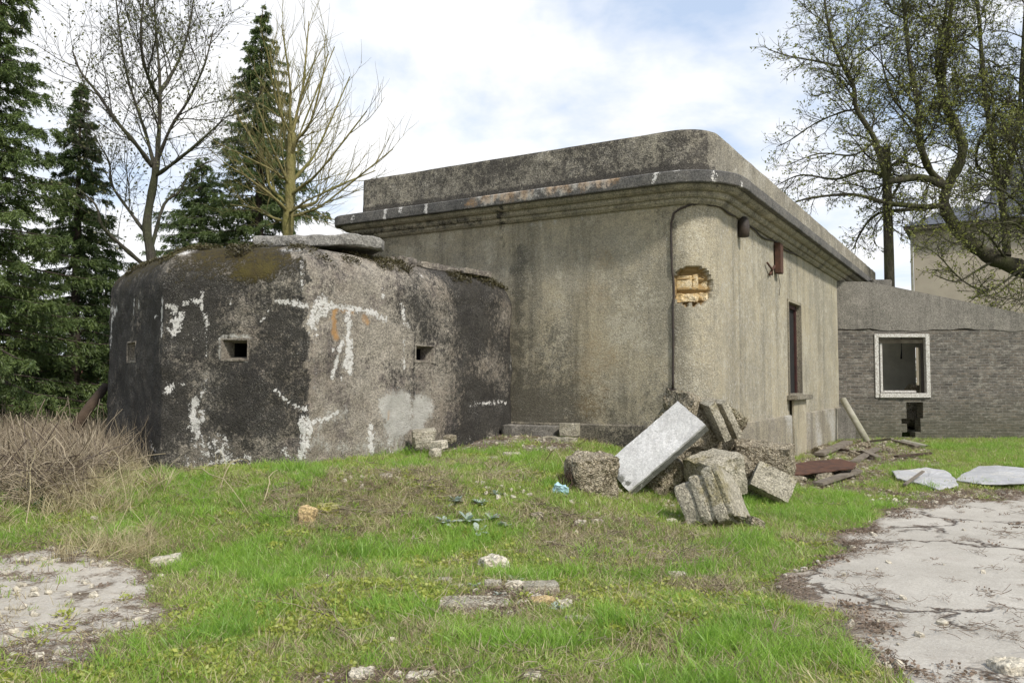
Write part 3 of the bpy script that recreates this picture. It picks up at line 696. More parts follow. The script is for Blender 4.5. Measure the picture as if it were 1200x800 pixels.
for s in SL:
    bm = bmesh.new(); g = .02
    def sp(t_, d, z): p = s['a'] + s['e'] * t_ + s['n'] * d; return Vector((p.x, p.y, z))
    o_ = [(s['t0'] - g, s['z0'] - g), (s['t1'] + g, s['z0'] - g), (s['t1'] + g, s['z1'] + g), (s['t0'] - g, s['z1'] + g)]
    w_, h_ = s['t1'] - s['t0'], s['z1'] - s['z0']
    i1 = [(s['t0'], s['z0']), (s['t1'], s['z0']), (s['t1'], s['z1']), (s['t0'], s['z1'])]
    i2 = [(s['t0'] + w_ * .18, s['z0'] + h_ * .15), (s['t1'] - w_ * .18, s['z0'] + h_ * .15), (s['t1'] - w_ * .18, s['z1'] - h_ * .15), (s['t0'] + w_ * .18, s['z1'] - h_ * .15)]
    A = [bm.verts.new(sp(t_, .012, z)) for t_, z in o_]; B = [bm.verts.new(sp(t_, .014, z)) for t_, z in i1]; Cc = [bm.verts.new(sp(t_, -.2, z)) for t_, z in i2]
    D = [bm.verts.new(sp(t_, -1.2, z)) for t_, z in i2]; E = [bm.verts.new(sp(t_, -.05, z)) for t_, z in o_]
    for i in range(4):
        j = (i + 1) % 4
        for X_, Y_ in ((E, A), (A, B), (B, Cc), (Cc, D)): bm.faces.new((X_[i], X_[j], Y_[j], Y_[i]))
    fb = bm.faces.new(D); bm.faces.ensure_lookup_table()
    so = bm_obj('firing_slit', bm, M['bunker'], bunker); so.data.materials.append(M['black']); k_ = len(so.data.polygons)
    for f_ in range(k_):
        if f_ == k_ - 1 or f_ % 4 == 3: so.data.polygons[f_].material_index = 1  # tunnel walls and back coloured near-black to deepen the slit's shade
co = get_co(shell)
T2 = (.3876, 100, 250); T3 = (.3876, 340, 250)
w2 = [([(232, 255), (232, 300), (230, 370)], 6), ([(245, 275), (275, 292)], 8), ([(290, 300), (265, 365)], 12), ([(300, 275), (320, 265), (345, 268)], 4.5), ([(352, 240), (352, 290), (366, 310), (366, 340)], 5), ([(365, 330), (362, 540)], 3, .62),
      ([(75, 290), (95, 290), (80, 320), (77, 400)], 8), ([(148, 260), (146, 300)], 5), ([(162, 262), (162, 290)], 4), ([(575, 265), (620, 270), (665, 280)], 6), ([(685, 300), (685, 340)], 12), ([(535, 325), (545, 300), (570, 285)], 3.4),
      ([(245, 540), (262, 525)], 8), ([(262, 515), (350, 515)], 3.4, .7), ([(330, 560), (328, 600), (322, 625)], 8), ([(330, 625), (338, 675)], 10), ([(352, 600), (355, 625)], 8), ([(352, 540), (352, 555)], 5), ([(575, 535), (600, 560), (650, 590), (672, 590)], 4),
      ([(660, 620), (680, 640), (672, 690), (655, 730)], 9), ([(690, 630), (730, 620), (765, 600)], 6), ([(210, 312), (218, 312)], 5), ([(655, 140), (655, 230)], 5, .6), ([(345, 690), (380, 765)], 18, .5), ([(400, 700), (440, 755)], 26, .55), ([(490, 740), (500, 760)], 12, .6),
      ([(420, 685), (425, 700)], 8, .8), ([(310, 740), (330, 770)], 16, .55), ([(200, 700), (210, 720)], 14, .4), ([(600, 720), (620, 740)], 10, .5), ([(320, 110), (420, 98)], 12, .6), ([(300, 120), (340, 105)], 13, .75), ([(440, 265), (440, 270)], 6, .8),
      ([(600, 110), (660, 108)], 14, .6), ([(470, 100), (560, 104)], 7, .45), ([(240, 160), (238, 250)], 4, .4)]
w3 = [([(65, 330), (75, 290), (100, 262), (122, 270), (98, 305), (70, 325)], 10), ([(5, 270), (50, 280)], 7), ([(130, 280), (200, 290), (250, 300), (288, 322)], 8), ([(175, 300), (178, 400), (168, 470)], 10), ([(160, 380), (125, 500)], 6), ([(182, 480), (182, 400)], 8),
      ([(280, 250)], 8), ([(340, 275), (345, 330), (360, 345)], 5), ([(345, 375), (345, 470)], 5, .8), ([(243, 640), (248, 735)], 9), ([(545, 580), (600, 572), (650, 570)], 5, .7), ([(80, 370)], 6), ([(130, 415)], 5), ([(40, 640), (45, 700), (30, 735)], 9),
      ([(300, 690), (305, 735)], 8, .6), ([(395, 185), (400, 190)], 12, .6), ([(120, 100), (260, 125)], 5, .55)]
white = np.maximum(paint(shell, w2, T2), paint(shell, w3, T3)); set_attr(shell, 'white', white)
pale = paint(shell, [([(290, 590), (400, 590), (380, 640), (300, 640), (340, 600)], 42, .95), ([(75, 640), (120, 620), (150, 600)], 36, .5), ([(60, 700), (230, 700), (330, 690)], 34, .5), ([(70, 120), (200, 150), (340, 150)], 30, .42), ([(645, 170), (668, 230), (668, 560)], 9, .5), ([(75, 380), (75, 560)], 12, .4), ([(230, 480), (250, 560)], 40, .3), ([(200, 200), (330, 240)], 30, .3), ([(370, 150), (385, 160)], 14, .5)], T3)  # strip down the rounded right end is its highlight put into the pale mask
pale = np.maximum(pale, paint(shell, [([(415, 372), (490, 372)], 9, .6), ([(408, 380), (408, 440)], 8, .6), ([(420, 440), (490, 445)], 8, .5), ([(560, 100), (720, 120)], 18, .4), ([(130, 390), (130, 440)], 6, .5), ([(246, 350), (246, 560)], 4, .4)], T2)); set_attr(shell, 'pale', pale)
set_attr(shell, 'rust', paint(shell, [([(135, 290), (135, 375)], 12), ([(150, 290), (190, 293)], 9, .8), ([(225, 310), (232, 330)], 13, .8), ([(297, 600), (297, 625)], 9, .6), ([(175, 310), (172, 400)], 12, .45)], T3))
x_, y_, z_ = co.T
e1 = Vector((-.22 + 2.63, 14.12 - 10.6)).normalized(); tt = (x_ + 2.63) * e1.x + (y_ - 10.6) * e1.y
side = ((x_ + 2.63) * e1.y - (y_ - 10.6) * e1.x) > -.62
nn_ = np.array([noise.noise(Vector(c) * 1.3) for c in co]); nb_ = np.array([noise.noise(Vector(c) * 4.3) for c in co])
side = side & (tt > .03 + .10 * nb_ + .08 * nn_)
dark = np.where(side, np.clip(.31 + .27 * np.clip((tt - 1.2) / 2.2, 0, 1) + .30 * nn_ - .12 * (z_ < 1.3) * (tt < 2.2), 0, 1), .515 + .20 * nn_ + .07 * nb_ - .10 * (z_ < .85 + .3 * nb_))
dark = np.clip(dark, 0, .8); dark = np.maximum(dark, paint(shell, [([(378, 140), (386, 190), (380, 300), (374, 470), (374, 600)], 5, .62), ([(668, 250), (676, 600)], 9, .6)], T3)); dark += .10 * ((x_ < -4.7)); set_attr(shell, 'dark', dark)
set_attr(shell, 'moss', np.clip(np.where(side, .20, .62) * np.clip((z_ - 2.75) / .5, 0, 1) * (1 - white * 1.0) + .6 * np.exp(-((x_ + 3.35) ** 2 / .10 + (z_ - 3.0) ** 2 / .02)) + .25 * nn_ * (z_ > 2.8), 0, 1))

set_attr(shell, 'olive', np.exp(-((x_ + 3.35) ** 2 / .12 + (z_ - 3.0) ** 2 / .025)) * .36 * (.6 + nb_ * 1.2))
# ------------------------------------------------------------------ annex: brick wall with concrete top band, real room behind
AY = 23.3
def ax(px): return P(px, 447, AY).x
axL = ax(984) - .35; axR = 17.0
def atop(x): # sloping top
    x0, x1 = ax(1020), ax(1200); z0, z1 = P(1020, 330, AY).z, P(1200, 367, AY).z
    return z0 if x < x0 else z0 + (z1 - z0) * (x - x0) / (x1 - x0)
ZB = P(1100, 387, AY).z
annex = empty('brick_annex', (ax(1100), AY, 0)); tag(annex, 'grey brick lean-to with sloping concrete top and a broken white-framed window', 'building')
mb, t, b = new_mat('old_brick')
v = t.add('ShaderNodeTexCoord').outputs['Object']
sx = t.add('ShaderNodeSeparateXYZ', {0: v}); vv = t.add('ShaderNodeCombineXYZ', {0: t.math('ADD', t.math('ADD', sx.outputs[0], sx.outputs[1]), t.math('MULTIPLY', t.noise(v, 3.3, 4, .7), .10)), 1: t.math('ADD', sx.outputs[2], t.math('MULTIPLY', t.noise(v, 2.1, 5, .75), .07)), 2: 0.}).outputs[0]
br = t.add('ShaderNodeTexBrick', {'Vector': vv, 'Color1': (.17, .14, .11, 1), 'Color2': (.06, .052, .046, 1), 'Mortar': (.19, .18, .16, 1), 'Scale': 1.0, 'Mortar Size': .012, 'Mortar Smooth': .3, 'Brick Width': .23, 'Row Height': .076})
n1 = t.noise(v, 1.1, 5, .65); n2 = t.noise(v, 12, 5, .7); n5 = t.noise(t.mapping(v, scale=(1, 1, 3.5)), 2.6, 5, .7)
c = t.mix(t.ramp(n5, .5, .62, 0, .6), br.outputs[0], (.25, .23, .20)); c = t.mix(t.ramp(n1, .5, .68, 0, .5), c, (.07, .064, .06)); c = t.mix(t.ramp(n2, .42, .62, 0, .75), c, (.085, .08, .068)); c = t.mix(t.ramp(t.noise(t.mapping(v, scale=(1, 1, 2.2)), 6.5, 5, .75), .54, .64, 0, .7), c, (.30, .28, .24)); c = t.mix(t.ramp(sx.outputs[2], 1.3, .1, 0, .45), c, (.085, .085, .045))
t.l.new(c, b.inputs['Base Color'])
t.l.new(t.bump(t.math('SUBTRACT', t.math('MULTIPLY', n2, .4), t.math('MULTIPLY', br.outputs['Fac'], 1.)), .9, .02), b.inputs['Normal'])
M['brick'] = mb
wx0, wx1 = ax(1026), ax(1089); wz0, wz1 = P(1057, 465, AY).z, P(1057, 392, AY).z
hx0, hx1 = ax(1056), ax(1077); hz1 = P(1065, 471, AY).z; hz0 = .05
def grid_wall(name, xs, zs, hole, y0, th, mat, parent, ztop=None):
    """vertical wall in the XZ plane, thickness th, with openings"""
    bm = bmesh.new(); vd = {}
    def gv(i, j, k):
        if (i, j, k) not in vd:
            x, z = xs[i], zs[j]
            if ztop and j == len(zs) - 1: z = ztop(x)
            vd[(i, j, k)] = bm.verts.new((x, y0 + k * th, z))
        return vd[(i, j, k)]
    solid = [[not hole((xs[i] + xs[i + 1]) / 2, (zs[j] + zs[j + 1]) / 2) for j in range(len(zs) - 1)] for i in range(len(xs) - 1)]
    for i in range(len(xs) - 1):
        for j in range(len(zs) - 1):
            if not solid[i][j]: continue
            bm.faces.new((gv(i, j, 0), gv(i + 1, j, 0), gv(i + 1, j + 1, 0), gv(i, j + 1, 0)))
            bm.faces.new((gv(i, j, 1), gv(i, j + 1, 1), gv(i + 1, j + 1, 1), gv(i + 1, j, 1)))
            for di, dj, e in ((-1, 0, ((i, j), (i, j + 1))), (1, 0, ((i + 1, j + 1), (i + 1, j))), (0, -1, ((i + 1, j), (i, j))), (0, 1, ((i, j + 1), (i + 1, j + 1)))):
                a, c_ = i + di, j + dj
                if not (0 <= a < len(xs) - 1 and 0 <= c_ < len(zs) - 1 and solid[a][c_]):
                    (p, q), (r_, s_) = e; bm.faces.new((gv(p, q, 1), gv(p, q, 0), gv(r_, s_, 0), gv(r_, s_, 1)))
    bmesh.ops.recalc_face_normals(bm, faces=bm.faces)
    return bm_obj(name, bm, mat, parent)
def snap(arr, vals):
    arr = list(arr)
    for v_ in vals: arr[int(np.argmin([abs(a - v_) for a in arr]))] = v_
    return arr
xs = snap(np.arange(axL, axR, .0765), [wx0, wx1]); zs = snap(np.arange(-.2, ZB + .04, .0765), [wz0, wz1]); zs[-1] = ZB
def ahole(x, z):
    if wx0 < x < wx1 and wz0 < z < wz1: return True
    kz = int(z / .2); jl, jr = (.0, .10, -.02, .12, .16, .1, .08)[kz % 7], (-.12, -.02, -.02, .10, .08, .02, .1)[kz % 7]
    return hx0 + jl < x < hx1 + jr and hz0 < z < hz1
bw = grid_wall('brick_wall', xs, zs, ahole, AY, .34, M['brick'], annex)
for v_ in bw.data.vertices:
    n_ = noise.noise_vector(v_.co * 2.3); v_.co += n_ * .012
band = grid_wall('concrete_band', list(np.arange(axL, axR, .25)), list(np.linspace(ZB - .0, 4.0, 4)), lambda x, z: False, AY - .018, .37, M['annexcon'], annex, ztop=atop)
for v_ in band.data.vertices:
    if v_.co.z < ZB + .01: v_.co.z += .03 * math.sin(v_.co.x * 2.1) + .02 * math.sin(v_.co.x * 7) + .012
    elif v_.co.z < 3.9 and abs(v_.co.z - atop(v_.co.x)) > .01:
        f = (v_.co.z - ZB) / (4.0 - ZB); v_.co.z = ZB + f * (atop(v_.co.x) - ZB)
# roof slab, back wall (with opening), side and inner floor
AB = AY + 3.4
bm = bmesh.new()
prof = [(ax(1098), atop(ax(1098)) - .05), (ax(1130), atop(ax(1130)) - .05), (axR, atop(axR) - .05)]  # roof left open above the window, a gap added to let daylight in
vv_ = []
for y in (AY + .3, AB):
    for dz in (0, -.16): vv_.append([bm.verts.new((x, y, z + dz)) for x, z in prof])
for i in (0, 1):
    bm.faces.new((vv_[0][i], vv_[0][i + 1], vv_[2][i + 1], vv_[2][i])); bm.faces.new((vv_[1][i + 1], vv_[1][i], vv_[3][i], vv_[3][i + 1]))
    bm.faces.new((vv_[0][i + 1], vv_[0][i], vv_[1][i], vv_[1][i + 1])); bm.faces.new((vv_[2][i], vv_[2][i + 1], vv_[3][i + 1], vv_[3][i]))
bm_obj('roof', bm, M['annexcon'], annex)
bwx0, bwx1 = P(1070, 447, AB).x, P(1077, 447, AB).x
grid_wall('back_wall', sorted([axL, bwx0, bwx1, axR]), [-.2, 1.05, 2.7, 3.3], lambda x, z: (bwx0 < x < bwx1 and 1.05 < z < 2.7), AB - .2, .2, M['plaster'], annex)
oriented_box('side_wall', (axR - .3, AY + .34, -.2), (.3, 0, 0), (0, 2.8, 0), (0, 0, 3.4), M['brick'], annex, 0)
oriented_box('inner_wall', (ax(1018), AY + .5, -.2), (.12, 0, 0), (0, 2.6, 0), (0, 0, 4.), M['plaster'], annex, 0)
# window frame
wf = empty('window', (wx0, AY, wz0)); wf.parent = annex; wf.matrix_parent_inverse = Matrix.Translation(-annex.location)
def wbox(name, o, ux, uy, uz, mat, bev=.008):
    b_ = oriented_box(name, o, ux, uy, uz, mat, None, bev); b_.parent = wf; b_.matrix_parent_inverse = Matrix.Translation(-Vector((wx0, AY, wz0))); return b_
fw = .115; yF = AY - .04; wW, wH = wx1 - wx0, wz1 - wz0
wbox('outer_frame', (wx0 - .02, yF, wz0 - .02), (fw, 0, 0), (0, .14, 0), (0, 0, wH + .04), M['paintwood'])
wbox('outer_frame', (wx1 + .02 - fw, yF, wz0 - .02), (fw, 0, 0), (0, .14, 0), (0, 0, wH + .04), M['paintwood'])
wbox('outer_frame', (wx0 + fw - .02, yF + .003, wz1 - .08), (wW - 2 * fw + .04, 0, 0), (0, .134, 0), (0, 0, .1), M['paintwood'])
wbox('outer_frame', (wx0 + fw - .02, yF - .03, wz0 - .02), (wW - 2 * fw + .04, 0, 0), (0, .16, 0), (0, 0, .13), M['paintwood'])
wbox('sash_frame', (wx0 + fw + .08, yF + .16, wz0 + .12), (.07, 0, 0), (0, .05, 0), (0, 0, wH - .3), M['paintwood'])
wbox('sash_frame', (wx0 + fw - .02, yF + .145, wz1 - .24), (wW - 2 * fw + .04, 0, 0), (0, .05, 0), (0, 0, .11), M['wood'])
wbox('sash_frame', (wx0 + fw + .15, yF + .165, wz0 + .12), (wW * .62, 0, 0), (0, .05, 0), (0, 0, .06), M['paintwood'])
wbox('broken_pane_edge', (wx1 - fw - .06, yF + .15, wz0 + .12), (.07, 0, 0), (0, .02, 0), (0, 0, wH - .36), M['darkmetal'])
# things inside the room
p = P(1058, 452, AY + 1.2)
t_ = empty('rubbish_heap', (p.x, p.y, 0)); tag(t_, 'heap of dark broken junk behind the white-framed window', 'rubbish')
for i, (dx, dz, s) in enumerate([(0, .55, .75), (.4, .5, .6), (-.35, .4, .6), (.1, .95, .6), (.5, .85, .45), (-.2, 1.1, .42), (.25, 1.3, .45)]):
    q = lump('rubbish', (p.x + dx, p.y + (i % 3) * .1, dz), (s, s * .8, s * .7), (i, .3 * i, i * 2.), M['rubble'] if i % 3 == 0 else M['log'], t_, .25, 6, i, .4)
bm = bmesh.new(); tube_bm(bm, [(p.x + .45, p.y + 1., 3.4), (p.x + .46, p.y + 1., 2.6), (p.x + .44, p.y + 1., 2.3)], [.012, .012, .03], 6)
tag(bm_obj('hanging_wire', bm, M['black']), 'thin dark wire hanging inside the white-framed window', 'wire')

def block(name, px, py, Y, size, rot, mat, label, cat='rubble block', amp=.07, cuts=16, seed=0, bevel=.06, strata=0, sink=0, group=None, freq=1.6):
    p = P(px, py, Y) if Y else G(px, py)
    o = lump(name, p, size, tuple(R(a) for a in rot), mat, None, amp, cuts, seed, bevel, strata, freq)
    tag(o, label, cat, group); return o

# dark low box in the corner between the two buildings
q = P(987, 497, AY - .5)
oriented_box('low_block', (q.x - .30, AY - .62, -.05), (.62, 0, 0), (0, .56, 0), (0, 0, .92), M['annexcon'], None, .02)
tag(bpy.data.objects['low_block'], 'dark low concrete block in the corner beside the leaning pipe', 'concrete block')
# ------------------------------------------------------------------ far house, pole
hb = P(1074, 447, 42); hb.z = 0
fh = empty('house', (hb.x, 42, 0)); tag(fh, 'beige rendered house with slate roof behind the big tree', 'house')
ez = P(1074, 262, 42).z
oriented_box('wall', (hb.x, 42, -.2), (14, 0, 0), (0, 10, 0), (0, 0, ez), M['housewall'], fh, 0)
oriented_box('downpipe', (hb.x - .13, 41.87, 0), (.12, 0, 0), (0, .12, 0), (0, 0, ez - .3), M['pipe'], fh, .03)
oriented_box('gutter', (hb.x - .4, 41.55, ez - .42), (14.8, 0, 0), (0, .18, 0), (0, 0, .2), M['wood'], fh, .04)
bm = bmesh.new()
a0 = [bm.verts.new(p) for p in ((hb.x - .45, 41.5, ez - .2), (hb.x + 14.4, 41.5, ez - .2), (hb.x + 14.4, 52.5, ez - .2), (hb.x - .45, 52.5, ez - .2))]
a1 = [bm.verts.new(p) for p in ((hb.x + 1.7, 43.5, ez + .9), (hb.x + 12.3, 43.5, ez + .9), (hb.x + 12.3, 50.5, ez + .9), (hb.x + 1.7, 50.5, ez + .9))]
for i in range(4): bm.faces.new((a0[i], a0[(i + 1) % 4], a1[(i + 1) % 4], a1[i]))
a2 = [bm.verts.new(p) for p in ((hb.x + 3.0, 44.0, ez + 1.0), (hb.x + 11, 44.0, ez + 1.0), (hb.x + 11, 50.0, ez + 1.0), (hb.x + 3.0, 50.0, ez + 1.0))]
a3 = [bm.verts.new(p) for p in ((hb.x + 6.4, 46.2, ez + 5.8), (hb.x + 8, 46.2, ez + 5.8), (hb.x + 8, 48, ez + 5.8), (hb.x + 6.4, 48, ez + 5.8))]
for i in range(4): bm.faces.new((a1[i], a1[(i + 1) % 4], a2[(i + 1) % 4], a2[i])); bm.faces.new((a2[i], a2[(i + 1) % 4], a3[(i + 1) % 4], a3[i]))
bm.faces.new(a3); bm.faces.new(a0[::-1])
bm_obj('roof', bm, M['slate'], fh); fh.rotation_euler.z = -R(30)
oriented_box('chimney', (hb.x + 3.6, 44.6, ez + 1), (.9, 0, 0), (0, .7, 0), (0, 0, 2.2), M['brick'], fh, .02)
pp = P(1045, 447, 29)
bm = bmesh.new(); zt = P(1045, 172, 29).z; tube_bm(bm, [(pp.x + .02, 29, -.2), (pp.x, 29, 3), (pp.x, 29, 6), (pp.x - .02, 29, zt)], [.19, .18, .17, .15], 12)
pole = bm_obj('wooden_pole', bm, M['bark_moss'], None, True); tag(pole, 'dark wooden pole standing upright behind the annex roof', 'pole')
# small concrete cap block behind the annex top
q = P(1030, 326, AY + 2.5)
o = oriented_box('chimney_stub', (q.x - .28, AY + 2.3, atop(0) - .9), (.6, 0, 0), (0, .4, 0), (0, 0, 1.25), M['annexcon'], annex, .02)

# ------------------------------------------------------------------ trees
class Tubes:
    def __init__(s): s.V = []; s.F = []; s.n = 0
    V0 = ()
    def add(s, pts, rad, k=5):
        pts = np.asarray(pts, float); m = len(pts); rad = np.asarray(rad, float)
        if rad[0] > .035 and m > 6: rad = rad * (1 + .10 * np.sin(np.arange(m) * 1.9 + pts[0, 0] * 7) + .07 * np.sin(np.arange(m) * 4.3 + pts[0, 2] * 5)); k = max(k, 9)
        d = np.gradient(pts, axis=0); d /= np.linalg.norm(d, axis=1)[:, None] + 1e-9
        ref = np.array([.31, .17, .93]) if abs(d[0][2]) < .9 else np.array([1., .1, 0])
        a = np.cross(d, ref); a /= np.linalg.norm(a, axis=1)[:, None] + 1e-9; b_ = np.cross(d, a)
        th = np.arange(k) * 2 * np.pi / k
        ring = pts[:, None] + (a[:, None] * np.cos(th)[None, :, None] + b_[:, None] * np.sin(th)[None, :, None]) * np.asarray(rad)[:, None, None]
        s.V.append(ring.reshape(-1, 3)); s.V0 = s.V[0]; i = np.arange(m - 1)[:, None] * k + np.arange(k)[None]; j = np.arange(m - 1)[:, None] * k + (np.arange(k)[None] + 1) % k
        s.F.append(np.stack([i, j, j + k, i + k], -1).reshape(-1, 4) + s.n); s.n += m * k
    def build(s, name, mat, parent=None, smooth=True): return np_obj(name, np.concatenate(s.V), np.concatenate(s.F), mat, parent, smooth)
def leaf_cards(P_, D_, L, Wd, rs, droop=0.):
    """P_ positions, D_ directions; returns V,F of kite leaves"""
    n = len(P_); P_ = np.asarray(P_); D_ = np.asarray(D_); D_ = D_ / (np.linalg.norm(D_, axis=1)[:, None] + 1e-9)
    r = rs.normal(size=(n, 3)); s = np.cross(D_, r); s /= np.linalg.norm(s, axis=1)[:, None] + 1e-9
    L = np.broadcast_to(L, n)[:, None]; Wd = np.broadcast_to(Wd, n)[:, None]
    mid = P_ + D_ * L * .45
    V = np.stack([P_, mid + s * Wd * .5, P_ + D_ * L + np.array([0, 0, -1.]) * droop * L, mid - s * Wd * .5], 1).reshape(-1, 3)
    return V, np.arange(n * 4).reshape(n, 4)
def wander(p, d, L, n, rs, wob=.2, trop=(0, 0, .1)):
    pts = [np.array(p, float)]; d = np.array(d, float); d /= np.linalg.norm(d)
    for i in range(n):
        d = d + rs.normal(size=3) * wob + np.array(trop); d /= np.linalg.norm(d); pts.append(pts[-1] + d * L / n)
    return np.array(pts)
def branch(tb, tips, pts, r0, r1, level, rs, prm):
    pts = np.asarray(pts); n = len(pts); rad = np.linspace(r0, r1, n); k = (9, 7, 5, 4, 3)[min(level, 4)]
    tb.add(pts, rad, k)
    seg = np.linalg.norm(np.diff(pts, axis=0), axis=1); L = seg.sum()
    if level >= prm['levels']:
        for i in range(1, n): tips.append((pts[i], pts[i] - pts[i - 1]))
        return
    dens = prm['dens'][level]; nb = max(2, int(L * dens)); start = prm['start'][level]
    for b_ in range(nb):
        u = start + (1 - start) * (b_ + rs.random()) / nb; f = u * (n - 1); i = min(int(f), n - 2); p = pts[i] + (pts[i + 1] - pts[i]) * (f - i)
        d = pts[i + 1] - pts[i]; d /= np.linalg.norm(d) + 1e-9
        r = rs.normal(size=3); r -= d * r.dot(d); r /= np.linalg.norm(r)
        ang_ = R(prm['angle'][level] + rs.normal() * 12); nd = d * math.cos(ang_) + r * math.sin(ang_)
        ll = prm['len'][level] * (1.15 - prm.get('taper', .6) * u) * rs.uniform(.6, 1.25)
        rr = max(prm['rmin'], min((r0 + (r1 - r0) * u) * .62, ll * prm['rl']))
        sub = wander(p, nd, ll, prm['seg'][level], rs, prm['wob'], prm['trop'])
        branch(tb, tips, sub, rr, rr * .35, level + 1, rs, prm)
def px_limb(pts):  # pts: (px,py,Y)
    q = [np.array(P(*a)) for a in pts]
    q = np.array(q)                                   # catmull-rom subdivision
    out = []
    for i in range(len(q) - 1):
        p0, p1, p2, p3 = q[max(i - 1, 0)], q[i], q[i + 1], q[min(i + 2, len(q) - 1)]
        for k in range(4):
            u = k / 4; out.append(.5 * ((2 * p1) + (-p0 + p2) * u + (2 * p0 - 5 * p1 + 4 * p2 - p3) * u * u + (-p0 + 3 * p1 - 3 * p2 + p3) * u ** 3))
    return np.array(out + [q[-1]])

def deciduous(name, base, limbs, prm, seed, barkm, leafm, leafn, leafL, leafW, label, cat='tree', leafkeep=1.0):
    rs = np.random.default_rng(seed)
    root = empty(name, base); tag(root, label, cat)
    trunk_t = Tubes(); tw = Tubes(); tips = []
    for kind, pts, r0, r1, lvl in limbs:
        pts = px_limb(pts) if len(pts[0]) == 3 and kind != 'w' else np.array(pts)
        if kind == 't': trunk_t.add(pts, np.linspace(r0, r1, len(pts)), 10)
        if lvl is not None:
            if kind == 't':
                tt_ = Tubes(); branch(tt_, tips, pts, r0, r1, lvl, rs, prm)
                # leave out the doubled main tube
                tt_.V = tt_.V[1:]; 
                fs = tt_.F[1:]; off = len(tt_.V0)
                tw.V += tt_.V; tw.F += [f - off + tw.n for f in fs]; tw.n += sum(len(v_) for v_ in tt_.V)
            else: branch(tw, tips, pts, r0, r1, lvl, rs, prm)
    trunk_t.build('trunk', barkm, root); tw.build('branches', barkm, root)
    if leafn:
        TP = np.array([a for a, b_ in tips]); TD = np.array([b_ for a, b_ in tips])
        keep = rs.random(len(TP)) < leafkeep; TP, TD = TP[keep], TD[keep]
        TP = np.repeat(TP, leafn, 0); TD = np.repeat(TD, leafn, 0); TD = TD / (np.linalg.norm(TD, axis=1)[:, None] + 1e-9) + rs.normal(size=TD.shape) * .8
        TP = TP + rs.normal(size=TP.shape) * leafL * .35
        V, F = leaf_cards(TP, TD, leafL * rs.uniform(.6, 1.3, len(TP)), leafW, rs)
        np_obj('foliage', V, F, leafm, root)
    print(name, 'faces', sum(len(f) for f in tw.F), 'tips', len(tips))
    return root

